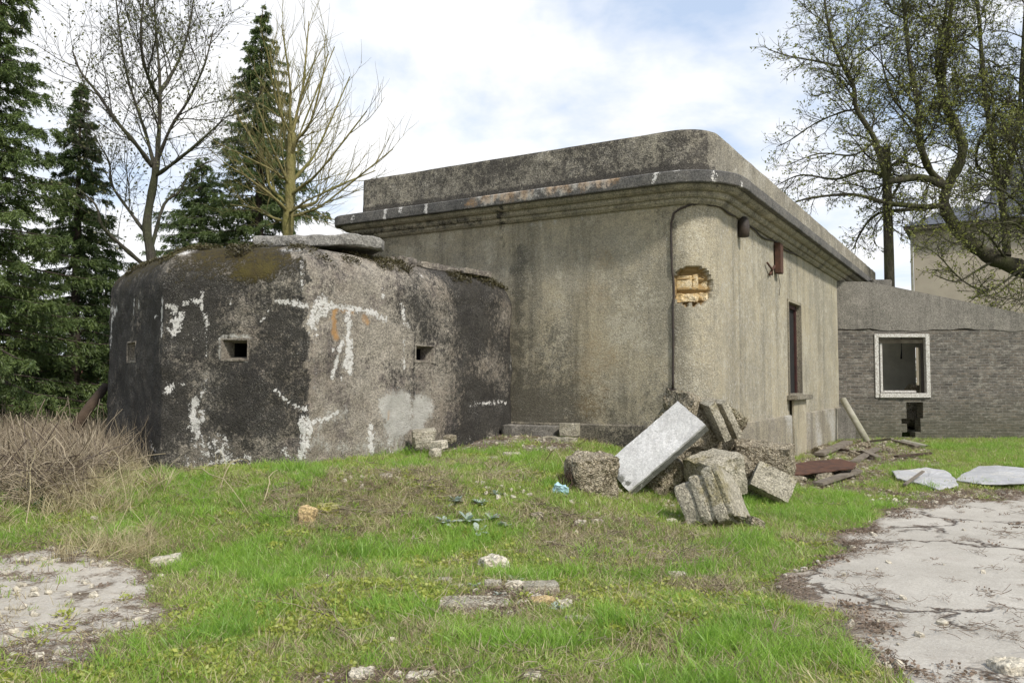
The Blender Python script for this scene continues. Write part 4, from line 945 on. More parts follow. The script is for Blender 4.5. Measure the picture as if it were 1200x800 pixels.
# big tree on the right, rooted behind the annex beyond the right edge of the view
YB = 30.5
prm = dict(levels=4, dens=[2.0, 3.6, 6.5, 9.5], start=[.12, .1, .1, .1], angle=[45, 50, 46, 42], len=[2.8, 1.9, 1.05, .5], seg=[7, 7, 5, 4], wob=.22, trop=(-.01, 0, .02), rmin=.008, rl=.018, taper=.5)
limbs = [
    ('t', [(1330, 560, YB), (1318, 470, YB), (1285, 390, YB), (1240, 340, YB - .2), (1200, 316, YB - .5)], 0.527, 0.302, None),
    ('t', [(1330, 560, YB + .1), (1322, 440, YB + .1), (1310, 330, YB + .2), (1262, 262, YB), (1215, 225, YB), (1200, 60, YB)], 0.468, 0.108, 1),
    ('t', [(1200, 316, YB - .5), (1165, 303, YB - .8), (1138, 285, YB - 1), (1117, 262, YB - 1), (1106, 238, YB - 1), (1112, 215, YB - 1)], 0.306, 0.158, 2),
    ('b', [(1112, 215, YB - 1), (1128, 180, YB - 1.2), (1122, 150, YB - 1.2), (1104, 115, YB - 1), (1106, 75, YB - 1), (1112, 30, YB - 1), (1120, -40, YB - 1)], 0.187, 0.065, 1),
    ('b', [(1104, 120, YB - 1), (1098, 70, YB - 1.2), (1108, 20, YB - 1.3), (1112, -30, YB - 1)], 0.101, 0.043, 1),
    ('b', [(1112, 222, YB - 1), (1090, 200, YB - 1.5), (1078, 165, YB - 2), (1076, 125, YB - 2.2), (1066, 70, YB - 2.2), (1060, 20, YB - 2), (1056, -40, YB - 2)], 0.144, 0.043, 1),
    ('b', [(1112, 222, YB - 1), (1082, 208, YB - 1.8), (1045, 212, YB - 2.4), (1038, 208, YB - 2.4), (1026, 165, YB - 2.7), (1004, 128, YB - 2.8), (1000, 100, YB - 3), (985, 72, YB - 3), (972, 35, YB - 3), (965, -10, YB - 3)], 0.137, 0.036, 1),
    ('b', [(985, 78, YB - 3), (958, 72, YB - 3.2), (925, 66, YB - 3.4), (900, 58, YB - 3.4)], 0.043, 0.014, 2),
    ('b', [(1004, 128, YB - 2.8), (985, 132, YB - 2.4), (955, 145, YB - 2.2), (925, 165, YB - 2.2), (910, 172, YB - 2.2)], 0.040, 0.014, 2),
    ('b', [(1108, 240, YB - 1), (1085, 242, YB - 1.6), (1040, 238, YB - 2.2), (1000, 228, YB - 2.2), (950, 232, YB - 2.2), (925, 240, YB - 2.)], 0.108, 0.022, 2),
    ('b', [(1108, 240, YB - 1), (1075, 245, YB - 1.2), (1030, 250, YB - 1.2), (1010, 270, YB - 1.2), (1000, 292, YB - 1)], 0.086, 0.022, 2),
    ('b', [(1045, 212, YB - 2.4), (1015, 200, YB - 2.), (980, 210, YB - 1.8), (940, 205, YB - 1.8), (915, 215, YB - 1.8)], 0.061, 0.018, 2),
    ('b', [(1026, 165, YB - 2.7), (1000, 182, YB - 2.5), (960, 180, YB - 2.5), (920, 195, YB - 2.5)], 0.043, 0.014, 2),
    ('b', [(1180, 300, YB - .6), (1175, 240, YB), (1168, 205, YB), (1160, 150, YB), (1152, 90, YB), (1148, 30, YB), (1140, -40, YB)], 0.144, 0.050, 1),
    ('b', [(1175, 225, YB), (1192, 160, YB), (1196, 100, YB), (1200, 30, YB), (1203, -30, YB)], 0.094, 0.036, 1),
    ('b', [(1168, 205, YB), (1145, 195, YB + .5), (1148, 165, YB + .6), (1165, 140, YB + 1), (1160, 90, YB + 1)], 0.065, 0.029, 2),
    ('b', [(1165, 305, YB - .8), (1140, 320, YB - 1.6), (1120, 330, YB - 2), (1095, 322, YB - 2.2)], 0.050, 0.014, 3),
    ('b', [(1200, 318, YB - .6), (1180, 335, YB - 1.6), (1165, 345, YB - 2.2), (1140, 348, YB - 2.6)], 0.050, 0.014, 3),
    ('b', [(1220, 330, YB - .3), (1215, 290, YB - 1.5), (1190, 262, YB - 2.5), (1160, 262, YB - 3), (1135, 250, YB - 3)], 0.058, 0.014, 2),
    ('b', [(1195, 316, YB - .8), (1160, 340, YB - 2), (1130, 330, YB - 3), (1100, 300, YB - 3.4), (1085, 290, YB - 3.4)], 0.043, 0.011, 2),
    ('b', [(1180, 305, YB - .8), (1150, 270, YB - 2.4), (1120, 285, YB - 3), (1095, 270, YB - 3.2)], 0.043, 0.011, 2),
    ('b', [(1215, 330, YB - .8), (1200, 350, YB - 2), (1180, 350, YB - 3), (1150, 365, YB - 3.4)], 0.036, 0.011, 2),
    ('b', [(1230, 330, YB - .8), (1215, 270, YB - 2), (1185, 230, YB - 3), (1150, 215, YB - 3.4), (1120, 230, YB - 3.4)], 0.050, 0.011, 2),
    ('b', [(1230, 300, YB), (1210, 240, YB - 1), (1195, 190, YB - 2), (1180, 150, YB - 2)], 0.050, 0.014, 1),
    ('b', [(1076, 125, YB - 2.2), (1055, 100, YB - 1), (1020, 60, YB), (990, 30, YB)], 0.043, 0.011, 1),
    ('b', [(1110, 40, YB - 1), (1080, 20, YB - 1), (1050, 10, YB), (1010, -10, YB)], 0.043, 0.011, 1),
    ('b', [(1078, 150, YB - 2), (1050, 120, YB - 2), (1035, 80, YB - 2), (1030, 30, YB - 2)], 0.050, 0.014, 2),
]
deciduous('gnarled_tree', (P(1330, 447, YB).x, YB, 0), limbs, prm, 5, M['bark_moss'], M['leaf_bud'], 2, .085, .06, 'large gnarled tree with mossy limbs and young yellow-green leaves above the annex', leafkeep=.22)

# bare budding tree on the left
YL = 17.0
prm2 = dict(levels=4, dens=[2.5, 4.4, 6.2, 7.0], start=[.2, .12, .12, .1], angle=[38, 40, 38, 40], len=[2.0, 1.3, .75, .40], seg=[6, 6, 5, 3], wob=.10, trop=(0, 0, .06), rmin=.0045, rl=.010, taper=.5)
limbs = [
    ('t', [(176, 520, YL), (176, 400, YL), (178, 310, YL), (172, 265, YL), (180, 215, YL), (184, 185, YL)], .12, .065, None),
    ('b', [(184, 185, YL), (187, 140, YL), (187, 90, YL), (183, 40, YL), (180, -20, YL)], .05, .014, 1),
    ('b', [(182, 200, YL), (172, 160, YL + .3), (160, 125, YL + .5), (148, 85, YL + .5), (140, 35, YL + .6), (135, -10, YL + .6)], .04, .012, 1),
    ('b', [(184, 190, YL), (200, 150, YL - .3), (222, 115, YL - .5), (240, 75, YL - .8), (250, 35, YL - .8)], .038, .012, 1),
    ('b', [(178, 195, YL), (160, 170, YL - .5), (135, 140, YL - .8), (115, 110, YL - 1), (95, 85, YL - 1), (85, 60, YL - 1)], .05, .015, 1),
    ('b', [(184, 205, YL), (205, 190, YL - .6), (235, 165, YL - .9), (262, 140, YL - 1)], .045, .014, 1),
    ('b', [(172, 275, YL), (150, 245, YL + .6), (130, 215, YL + 1.2), (128, 190, YL + 1.4), (110, 160, YL + 1.6)], .038, .012, 1),
    ('b', [(178, 290, YL), (192, 240, YL + .5), (210, 225, YL + .6), (225, 200, YL + .8), (245, 190, YL + 1)], .04, .012, 2),
    ('b', [(168, 310, YL + .3), (145, 290, YL), (120, 265, YL - .3), (112, 240, YL - .4), (90, 220, YL - .4)], .05, .014, 2),
    ('b', [(187, 120, YL), (170, 80, YL - 1), (165, 40, YL - 1.3), (168, 0, YL - 1.4)], .04, .014, 1),
    ('b', [(187, 110, YL), (210, 70, YL + .8), (222, 30, YL + 1), (228, -10, YL + 1)], .04, .014, 1),
]
deciduous('bare_tree', (P(176, 447, YL).x, YL, 0), limbs, prm2, 9, M['bark_dark'], M['leaf_bud2'], 1, .06, .045, 'tall bare tree with slender trunk and tiny leaf buds, left of the bunker', leafkeep=.45)

# yellow-green pollard behind the bunker
YP = 18.6
prm3 = dict(levels=3, dens=[2.2, 4.4, 6.0], start=[.25, .15, .2], angle=[30, 28, 28], len=[2.0, 1.3, .7], seg=[7, 6, 4], wob=.07, trop=(0, 0, .08), rmin=.005, rl=.010, taper=.5)
limbs = [('t', [(336, 520, YP), (336, 400, YP), (337, 280, YP), (340, 230, YP), (341, 190, YP), (342, 155, YP)], .15, .09, None)]
rs = np.random.default_rng(3)
for (sx, sy, mx, my, ex, ey, dY, r) in [(338, 250, 300, 215, 262, 190, -1.2, .045), (338, 240, 310, 190, 275, 130, .5, .045), (340, 220, 318, 170, 300, 120, -1, .04), (341, 190, 330, 130, 316, 60, .6, .04), (342, 160, 340, 100, 330, 30, -.4, .045), (342, 160, 355, 100, 362, 25, .5, .045),
                                        (341, 185, 365, 140, 385, 60, -.6, .05), (340, 215, 372, 175, 410, 90, .8, .05), (339, 230, 375, 200, 430, 130, -.8, .05), (338, 245, 380, 225, 440, 200, .4, .045), (337, 255, 385, 235, 460, 175, -.3, .04), (338, 260, 305, 245, 270, 240, .9, .04), (341, 190, 350, 160, 392, 55, 1.2, .04), (340, 210, 320, 200, 250, 165, -.6, .035), (338, 250, 360, 235, 405, 215, -1.2, .035), (342, 160, 322, 110, 312, 55, -1., .03)]:
    limbs.append(('b', [(sx, sy, YP), ((sx + mx) / 2 + rs.normal() * 3, (sy + my) / 2 + 3, YP + dY * .3), (mx, my, YP + dY * .6), (ex, ey, YP + dY)], r, .013, 1))
deciduous('pollard_tree', (P(336, 447, YP).x, YP, 0), limbs, prm3, 4, M['bark_yellow'], None, 0, 0, 0, 'bare yellow-green tree with upright shoots behind the bunker roof')

def spruce(px, ytop, Y, spread, seed, label, zlow=.6, dens=1.0, droop=.5, lean=0.):
    rs = np.random.default_rng(seed); base = np.array([*P(px, 447, Y)]); base[2] = 0; top = P(px, ytop, Y).z
    root = empty('spruce_tree', (base[0], Y, 0)); tag(root, label, 'tree', 'spruces left of the bunker')
    tb = Tubes(); tb.add(np.array([[base[0] + lean * u, Y, -.1 + (top + .1) * u] for u in np.linspace(0, 1, 9)]), np.linspace(.017 * top + .03, .01, 9), 8)
    PV, PD, PL = [], [], []
    z = zlow
    while z < top - .1:
        u = z / top; L = spread * (.92 * (1 - u) ** 1.0 + .08 * (1 - u) ** .3) * rs.uniform(.72, 1.15) + .05
        nb = int(rs.integers(6, 10)); a0 = rs.random() * 6.3
        for k in range(nb):
            if rs.random() < .12: continue
            a = a0 + k * 6.283 / nb + rs.normal() * .25; LL = L * rs.uniform(.55, 1.15); zz_ = z + rs.normal() * .08
            n = 7; s_ = np.linspace(0, 1, n); h = np.array([math.cos(a), math.sin(a), 0])
            pts = np.array([base[0] + lean * u, Y, zz_])[None] + h[None] * (s_ * LL)[:, None]
            pts[:, 2] += LL * (.12 * s_ - droop * .9 * s_ ** 1.6 + droop * .45 * s_ ** 3)
            tb.add(pts, np.linspace(.015, .003, n) * (LL / 1.5 + .3), 4)
            # hanging twiglets along the branch
            m = int(LL * 19 * dens) + 4; f = rs.random(m) ** .8 * .93 + .07
            p = np.stack([np.interp(f, s_, pts[:, i]) for i in range(3)], 1)
            sd_ = np.where(rs.random(m) < .5, -1, 1)[:, None] * np.array([-h[1], h[0], 0])[None]
            tl = (.12 + .26 * rs.random(m)) * (1.1 - .5 * f) * min(1., .3 + LL * .45)
            td = h[None] * .6 + sd_ * rs.uniform(.2, 1., m)[:, None] + np.array([0, 0, -1.]) * rs.uniform(.15, 1.0, m)[:, None]; td /= np.linalg.norm(td, axis=1)[:, None]
            for q in range(6):
                fr = q / 6; pp_ = p + td * (tl * fr)[:, None] + np.array([0, 0, -1]) * (tl * fr * fr * .5)[:, None]
                for w in range(4): PV.append(pp_ + rs.normal(size=pp_.shape) * .012); PD.append(td + rs.normal(size=td.shape) * .55 + np.array([0, 0, -.25])); PL.append(np.full(m, .085) * rs.uniform(.7, 1.3, m))
        z += rs.uniform(.16, .30) * (1.25 - .6 * u)
    tb.build('trunk', M['bark_spruce'], root)
    V, F = leaf_cards(np.concatenate(PV), np.concatenate(PD), np.concatenate(PL), .019, rs)
    np_obj('crown', V, F, M['spruce'], root); print('spruce cards', len(F))
    return root
spruce(-15, -120, 16.5, 2.9, 1, 'tall dark spruce cut by the left edge of the photo', zlow=.4, droop=.5)
spruce(86, 98, 19, 2.4, 2, 'slim spruce with drooping branches, second from the left edge', zlow=.3, droop=.6, dens=1.1)
spruce(301, 12, 24, 3.9, 3, 'tallest pointed spruce rising behind the yellow-green bare tree', zlow=1.5, droop=.5, dens=1.1)
spruce(232, 185, 25, 5.0, 4, 'low broad spruce right of the tall bare tree', zlow=1.5, droop=.45, dens=.9)
spruce(18, 300, 20, 3.0, 6, 'short spruce filling the gap behind the dry brush at far left', zlow=.2, droop=.45, dens=.8)
spruce(122, 290, 23, 2.6, 8, 'small spruce close behind the left corner of the bunker', zlow=.2, droop=.45, dens=.8)

# hedge of leafy shrubs beyond the brush
def shrub(x, y, rx, h, seed, label, mat=M['hedge'], n=5200, L=.09, W=.05, name='shrub', group='shrubs beyond the dry brush'):
    rs = np.random.default_rng(seed); z0 = float(H(x, y)); root = empty(name, (x, y, z0)); tag(root, label, 'shrub', group)
    tb = Tubes(); cl = []
    for i in range(16):
        a = rs.random() * 6.28; d = np.array([math.cos(a) * rs.random() * .8, math.sin(a) * rs.random() * .8, 1.]); pts = wander((x, y, z0 - .05), d, h * rs.uniform(.6, 1.), 6, rs, .2)
        tb.add(pts, np.linspace(.03, .008, 7), 4); cl += [pts[j] for j in (3, 4, 5, 6)]
    tb.build('stems', M['bark_dark'], root)
    cl = np.array(cl); c = cl[rs.integers(0, len(cl), n)] + rs.normal(size=(n, 3)) * np.array([rx * .33, rx * .33, h * .13])
    V, F = leaf_cards(c, rs.normal(size=(n, 3)) + np.array([0, 0, .2]), L * rs.uniform(.6, 1.4, n), W, rs); np_obj('foliage', V, F, mat, root)
for i, (px, Y, rx, h, lb) in enumerate([(-60, 24, 1.6, 1.9, 'dark shrub outside the left edge beyond the dry brush'), (10, 25, 1.5, 1.3, 'dark rounded shrub at the left edge beyond the dry brush'), (55, 27, 1.6, 1.2, 'low dark shrub below the white house, beyond the dry brush'), (100, 25, 1.4, 1.4, 'dark shrub beside the leaning log, close to the bunker')]):
    shrub(P(px, 447, Y).x, Y, rx, h, 40 + i, lb)
# pale house glimpsed through the spruces
q = P(40, 447, 48)
wh = empty('white_house', (q.x, 48, 0)); tag(wh, 'white house with red-brown roof glimpsed through the spruces', 'house')
oriented_box('wall', (q.x - 3.5, 48, -.2), (9, 0, 0), (0, 7, 0), (0, 0, 1.9), M['housewhite'], wh, 0)
bm = bmesh.new(); x0, x1 = q.x - 4, q.x + 6
vv_ = [bm.verts.new(p) for p in ((x0, 47.5, 1.7), (x1, 47.5, 1.7), (x1, 55.5, 1.7), (x0, 55.5, 1.7), (x0, 51.5, 3.1), (x1, 51.5, 3.1))]
for f in ((0, 1, 5, 4), (2, 3, 4, 5), (0, 4, 3), (1, 2, 5)): bm.faces.new([vv_[i] for i in f])
bm_obj('roof', bm, simple('clay_tiles', (.20, .085, .055), .8, 10, .4, (.13, .06, .045)), wh)
for i in range(3):
    w_ = oriented_box('window', (q.x - 2.4 + i * 2.6, 47.96, .5), (1.1, 0, 0), (0, .06, 0), (0, 0, .9), M['glass'], wh, .01)

# far tree line all along the horizon (nobody can count it)
rs = np.random.default_rng(77); Pn = []
for i in range(110):
    a = rs.uniform(-62, 62); d = rs.uniform(120, 170); x, y = d * math.tan(R(a)) * .9, d; h = rs.uniform(4, 8)
    n = 260; Pn.append(np.array([x, y, h * .5]) + rs.normal(size=(n, 3)) * np.array([4.5, 3, h * .26]))
c = np.concatenate(Pn); c[:, 2] = np.maximum(c[:, 2], .2)
V, F = leaf_cards(c, rs.normal(size=c.shape), 1.0, .7, rs)
tag(np_obj('far_wood', V, F, M['hedge']), 'low dark wood along the horizon', kind='stuff')

# ------------------------------------------------------------------ slab on bunker roof and broken pieces
def slab_poly(name, outline, th, mat, label, cat, zamp=.01, seed=0, parent=None):
    """outline: list of 3D points (roughly planar, top face); thick slab with slightly uneven surface"""
    pts = [Vector(p) for p in outline]; c = sum(pts, Vector()) / len(pts)
    n = sum(((pts[i] - c).cross(pts[(i + 1) % len(pts)] - c) for i in range(len(pts))), Vector()).normalized()
    if n.z < 0 : pts = pts[::-1]; n = -n
    bm = bmesh.new(); rs = random.Random(seed); K = 9
    dense = []
    for i, p in enumerate(pts):
        q = pts[(i + 1) % len(pts)]; m = max(1, int((q - p).length / .06))
        for k in range(m): dense.append(p.lerp(q, k / m))
    m = len(dense); rings = []
    for lvl, (s, d) in enumerate([(0.0, 0.), (.5, 0), (.85, 0), (.975, .0), (1., -.12), (1.005, -.5), (.99, -.9), (.96, -1.)]):
        ring = []
        for p in dense:
            w = c.lerp(p, s) + n * d * th
            w += noise.noise_vector(w * 3 + Vector((seed, 0, 0))) * zamp + noise.noise_vector(w * 14) * zamp * .7
            ring.append(w)
        rings.append(ring)
    cen = bm.verts.new(c); vr = [[bm.verts.new(w) for w in r] for r in rings[1:]]
    for i in range(m): bm.faces.new((cen, vr[0][i], vr[0][(i + 1) % m]))
    for A, B in zip(vr[:-1], vr[1:]):
        for i in range(m): bm.faces.new((A[i], B[i], B[(i + 1) % m], A[(i + 1) % m]))
    bm.faces.new(vr[-1][::-1])
    bmesh.ops.recalc_face_normals(bm, faces=bm.faces)
    o = bm_obj(name, bm, mat, parent); tag(o, label, cat); return o
ZS = P(370, 273, 12.0).z - .09
def sl(px, Y): return (P(px, 280, Y).x, Y, ZS + .0)
slab_poly('roof_slab', [sl(298, 11.75), sl(340, 11.65), sl(372, 11.6), sl(410, 11.62), sl(435, 11.72), sl(447, 11.9), sl(450, 12.1), sl(440, 12.5), sl(400, 12.9), sl(320, 12.9), sl(300, 12.4)], .16, M['roofslab'], 'loose grey concrete slab lying flat on the bunker roof', 'slab', .026, 3)
# ragged upper layer of the side passage roof
zz0 = ZT - .03
for i, (px, Y, s, lb) in enumerate([(478, 12.75, (.42, .3, .16), 'small broken concrete lump on the bunker roof edge, next to the loose slab'), (513, 13.3, (.9, .35, .10), 'long flat concrete crust along the bunker roof edge'), (560, 13.95, (.75, .35, .09), 'thin mossy concrete crust on the bunker roof near the tall wall')]):
    q = P(px, 300, Y); e = math.atan2(e1.y, e1.x)
    o = lump('roof_crust', (q.x - .12, q.y + .1, zz0 + .04), s, (0, 0, e), M['bunker'], None, .2, 14, 60 + i, .1); tag(o, lb, 'concrete piece')

# ------------------------------------------------------------------ rubble heap
Bc = P(737, 575.5, 10.2); Ac = P(710, 543, 10.6); Rc_ = P(826.7, 497.3, 10.25)
l_ = Rc_ - Bc; w_ = Ac - Bc; w_ = w_ - l_ * (w_.dot(l_) / l_.length_squared); nrm = l_.cross(w_).normalized()
if nrm.y > 0: nrm = -nrm
def slab_box(name, o, l, w, th, nrm, mat, label, cat, amp=.008, seed=0):
    bm = bmesh.new(); bmesh.ops.create_cube(bm, size=1); bmesh.ops.subdivide_edges(bm, edges=bm.edges[:], cuts=22, use_grid_fill=True)
    for v_ in bm.verts:
        a, b_, c_ = v_.co + Vector((.5, .5, .5)); p = o + l * a + w * b_ - nrm * th * (1 - c_)
        e = min(a, 1 - a) * l.length; f = min(b_, 1 - b_) * w.length; g_ = min(c_, 1 - c_) * th
        k = 1.6 if sorted((e, f, g_))[1] < .01 else 1.
        p += noise.noise_vector(p * 6 + Vector((seed, 0, 0))) * amp * k + noise.noise_vector(p * 22) * amp * .6 * k
        v_.co = p
    o_ = bm_obj(name, bm, mat); tag(o_, label, cat); return o_
slb = slab_box('leaning_slab', Bc, l_, w_, .13, nrm, M['slab'], 'smooth white concrete slab tilted against the rubble heap', 'slab', .006, 4)
cs = get_co(slb); rel = (cs - np.array(Bc)) @ np.array(l_) / l_.length_squared; dep = (cs - np.array(Bc)) @ np.array(nrm)
nz = np.array([noise.noise(Vector(c) * 9) for c in cs])
set_attr(slb, 'dark', np.clip(.55 * (dep < -.03) + .75 * np.clip((.10 - rel + nz * .08) * 12, 0, 1) * ((cs - np.array(Bc)) @ np.array(w_) / w_.length_squared > .2 - nz * .3), 0, .8))
block('rubble_block', 694, 568, 9.9, (.52, .48, .74), (4, -6, 20), M['rubble'], 'brown pebbly concrete stump at the left end of the heap', amp=.22, cuts=26, seed=1, bevel=.35)
tb = Tubes()
rs = np.random.default_rng(8)
p = P(668, 556, 9.68)
for i in range(26):
    a = np.array(p) + rs.normal(size=3) * np.array([.05, .04, .05]); tb.add(wander(a, (rs.normal() * .3, -.2, -1), .42, 6, rs, .15, (0, 0, -.1)), np.linspace(.007, .003, 7), 3)
tag(tb.build('root_tuft', M['log']), 'hanging brown roots on the left side of the pebbly stump', 'roots')
block('rubble_block', 812, 512, 11.6, (.95, .75, 1.1), (10, 18, 25), M['rubble'], 'tall mossy chunk of pebbly concrete behind the white slab', amp=.20, cuts=28, seed=2, bevel=.22)
block('rubble_block', 834, 491, 11.2, (.11, .5, .56), (8, -28, 10), M['rubble_grey'], 'thin pale slab standing on edge at the top of the heap', amp=.10, cuts=20, seed=3, bevel=.06)
block('rubble_block', 848, 490, 11.35, (.10, .4, .56), (4, -30, 20), M['rubble_grey'], 'narrow broken slab leaning right at the very top of the heap', amp=.12, cuts=20, seed=13, bevel=.06)
block('rubble_block', 896, 542, 11.5, (.72, .7, .52), (3, 4, -24), M['rubble'], 'broad flat-topped block at the right end of the heap', amp=.15, cuts=26, seed=5, bevel=.1)
block('rubble_block', 905, 566, 10.75, (.52, .16, .36), (-28, 26, -12), M['rubble_grey'], 'small grey slab leaning on the right-hand block', amp=.09, cuts=18, seed=6, bevel=.05)
block('rubble_block', 836, 556, 10.55, (.62, .5, .50), (8, -10, 30), M['rubble_grey'], 'yellow-stained angular block in the middle of the heap', amp=.12, cuts=22, seed=7, bevel=.08, strata=2)
block('rubble_block', 778, 556, 10.9, (.62, .5, .46), (10, 12, 40), M['rubble'], 'dark mossy lump tucked under the white slab', amp=.25, cuts=22, seed=9, bevel=.3)
block('rubble_block', 868, 560, 11.3, (.6, .6, .5), (10, 30, 10), M['rubble'], 'rough lump wedged between the middle and right blocks', amp=.22, cuts=20, seed=19, bevel=.25)
def layered(name, pos, rot, layers, mat, label, seed):
    """stack of rounded-end slabs (an old moulding broken off in one piece); layers: (length, depth, thickness, shift)"""
    bm = bmesh.new(); z = -sum(l[2] for l in layers) / 2; K = 60; prev = None; n_ = 0
    for (L, D, T, sh) in layers:
        for u, ins in ((0., .006), (.12, 0.), (.5, -.002), (.88, 0.), (1., .008)):
            ring = []
            for k in range(K):
                th = 2 * math.pi * k / K; c_, s_ = math.cos(th), math.sin(th); e = .62 if c_ > 0 else .25
                x = math.copysign(abs(c_) ** e, c_) * (L / 2 - ins) + sh; y = math.copysign(abs(s_) ** e, s_) * (D / 2 - ins)
                w = Vector((x, y, z + T * u)); w += noise.noise_vector(w * 5 + Vector((seed, 0, 0))) * .028 + noise.noise_vector(w * 16 + Vector((seed, 0, 0))) * .014
                ring.append(bm.verts.new(w))
            if prev:
                for k in range(K): bm.faces.new((prev[k], prev[(k + 1) % K], ring[(k + 1) % K], ring[k]))
            else: bm.faces.new(ring[::-1])
            prev = ring
        z += T
    bm.faces.new(prev); o = bm_obj(name, bm, mat); o.location = pos; o.rotation_euler = tuple(R(a) for a in rot); tag(o, label, 'rubble block'); return o
layered('cornice_fragment', P(834, 588, 9.4), (66, 14, 58), [(.62, .50, .20, 0), (.70, .58, .11, .01), (.67, .55, .05, 0), (.78, .66, .13, .02), (.73, .61, .06, 0)], M['rubble_grey'], 'ridged grey cornice fragment lying in front of the heap', 8)
block('rubble_block', 885, 612, 9.0, (.16, .14, .1), (4, 20, 12), M['rubble'], 'small lump in the grass right of the cornice fragment', amp=.2, cuts=8, seed=28, bevel=.3)
# blocks along the foot of the left facade
block('kerb_block', 655, 521, 13.4, (.55, .30, .24), (0, 0, -28), M['rubble_grey'], 'grey block at the foot of the wall, left of the heap', amp=.10, cuts=14, seed=31)
block('kerb_block', 668, 503, 13.55, (.28, .26, .20), (0, 0, -20), M['rubble_grey'], 'small cube stacked on the grey block at the wall foot', amp=.08, cuts=12, seed=32)
block('kerb_block', 622, 507, 13.95, (1.0, .26, .26), (0, 0, -28), M['annexcon'], 'long dark kerb piece where the bunker meets the tall wall', amp=.06, cuts=14, seed=33)
block('kerb_block', 690, 536, 12.6, (.9, .35, .12), (0, 3, -20), M['rubble_grey'], 'flat broken slab between the wall and the pebbly stump', amp=.12, cuts=14, seed=34)
GRP = 'loose stones by the bunker wall'
for i, (px, py, Y, s, r, mt, lb) in enumerate([
    (496, 516, 11.9, (.30, .22, .16), 20, 'rubble_grey', 'dark grey stone nearest the bunker wall'),
    (514, 521, 11.7, (.22, .16, .12), -30, 'stone', 'pale angular stone under the small firing slit'),
    (510, 530, 11.5, (.14, .12, .10), 50, 'stone', 'small white stone in front of the pale angular one'),
    (497, 507, 12.0, (.34, .25, .10), 10, 'rubble_grey', 'flat grey stone lying on the dark stone by the bunker'),
    (527, 514, 12.1, (.2, .14, .1), 70, 'rubble', 'brownish stone at the right of the small stone pile')]):
    block('stone', px, py, Y, s, (5, -6, r), M[mt], lb, 'stone', amp=.12, cuts=10, seed=70 + i, bevel=.2, group=GRP)
# loose stones in the grass
def stone(px, py, s, mt, lb, rot=(0, 0, 0), amp=.24, seed=0, bev=.42, lift=.22, grp='loose stones in the grass'):
    g = G(px, py); o = lump('stone', (g.x, g.y, g.z + s[2] * lift), s, tuple(R(a) for a in rot), M[mt], None, amp, 12, seed, bev); tag(o, lb, 'stone', grp); return o
M['mossy'] = concrete('mossy_stone', (.26, .25, .05), (.18, .19, .04), (.3, .27, .15), speck=.2, streak=0, seed=31)
M['tan'] = concrete('tan_stone', (.50, .38, .20), (.42, .31, .17), speck=.2, streak=0, seed=33)
stone(360, 612, (.17, .13, .22), 'tan', 'upright tan stone amid the dry stems', (0, 12, 10), seed=1)
stone(384, 600, (.22, .16, .13), 'mossy', 'yellow mossy stone right of the upright tan stone', seed=2)
stone(195, 662, (.24, .16, .11), 'stone', 'pale stone between the bare patch and the grass', (0, -8, 12), .12, 3, .12)
stone(578, 668, (.22, .18, .15), 'stone', 'largest round stone in the cluster at the middle of the grass', (0, 0, 20), .3, 4)
stone(578, 690, (.14, .1, .09), 'rubble_grey', 'grey stone left of the silvery sprig', seed=5)
stone(603, 692, (.13, .11, .1), 'stone', 'round pale stone in the middle of the stone cluster', seed=6)
stone(632, 694, (.28, .18, .10), 'rubble_grey', 'flat square grey stone at the right of the stone cluster', (0, 0, 10), .08, 7, .06)
stone(636, 708, (.17, .12, .07), 'tan', 'yellowish flat stone in front of the square grey one', seed=8)
stone(555, 708, (.50, .24, .05), 'rubble_grey', 'long flat slab flush with the turf at the left of the cluster', seed=9, bev=.2)
stone(535, 690, (.10, .07, .05), 'stone', 'tiny white stone left of the cluster', seed=10)
stone(519, 683, (.14, .10, .06), 'rubble_grey', 'small flat stone farthest left of the cluster', seed=11)
stone(662, 711, (.11, .09, .07), 'stone', 'white knobbly stone right of the cluster', seed=12)
stone(680, 729, (.22, .10, .05), 'rubble_grey', 'flat grey stone below right of the cluster', (0, 0, -20), seed=13)
stone(716, 700, (.17, .12, .06), 'mossy', 'moss-topped flat stone in the open grass', seed=14)
stone(793, 679, (.14, .11, .09), 'stone', 'pale stone alone in the grass below the cornice fragment', seed=15)
stone(785, 712, (.12, .1, .05), 'rubble', 'brown stone sunk in the grass right of centre', seed=16)
stone(680, 616, (.11, .09, .08), 'stone', 'white stone just below the pebbly stump', seed=17)
stone(697, 613, (.08, .07, .06), 'stone', 'small white stone right of the one below the stump', seed=18)
stone(787, 614, (.13, .09, .08), 'stone', 'white stone left of the cornice fragment', seed=19)
stone(629, 608, (.12, .1, .1), 'rubble', 'brown stone right of the silvery plants', seed=20)
stone(425, 797, (.14, .1, .08), 'stone', 'white stone at the bottom edge of the photo', seed=21)
stone(494, 798, (.16, .1, .06), 'stone', 'flat white stone at the bottom edge, right of the other', seed=22)
stone(620, 795, (.13, .09, .05), 'stone', 'small flat stone at the bottom edge near the middle', seed=23)
stone(755, 790, (.12, .1, .07), 'rubble', 'brown stone at the bottom edge right of centre', seed=24)
stone(1188, 790, (.22, .18, .10), 'stone', 'pale block on the yard in the bottom right corner', seed=25)
stone(452, 560, (.14, .1, .07), 'rubble_grey', 'grey stone amid dry grass below the bunker', seed=26)
stone(600, 534, (.26, .2, .07), 'stone', 'flat pale stone on the gravel by the bunker', seed=27)
stone(575, 538, (.2, .14, .05), 'rubble_grey', 'thin grey stone on the gravel strip', seed=28)
g = G(657, 580)
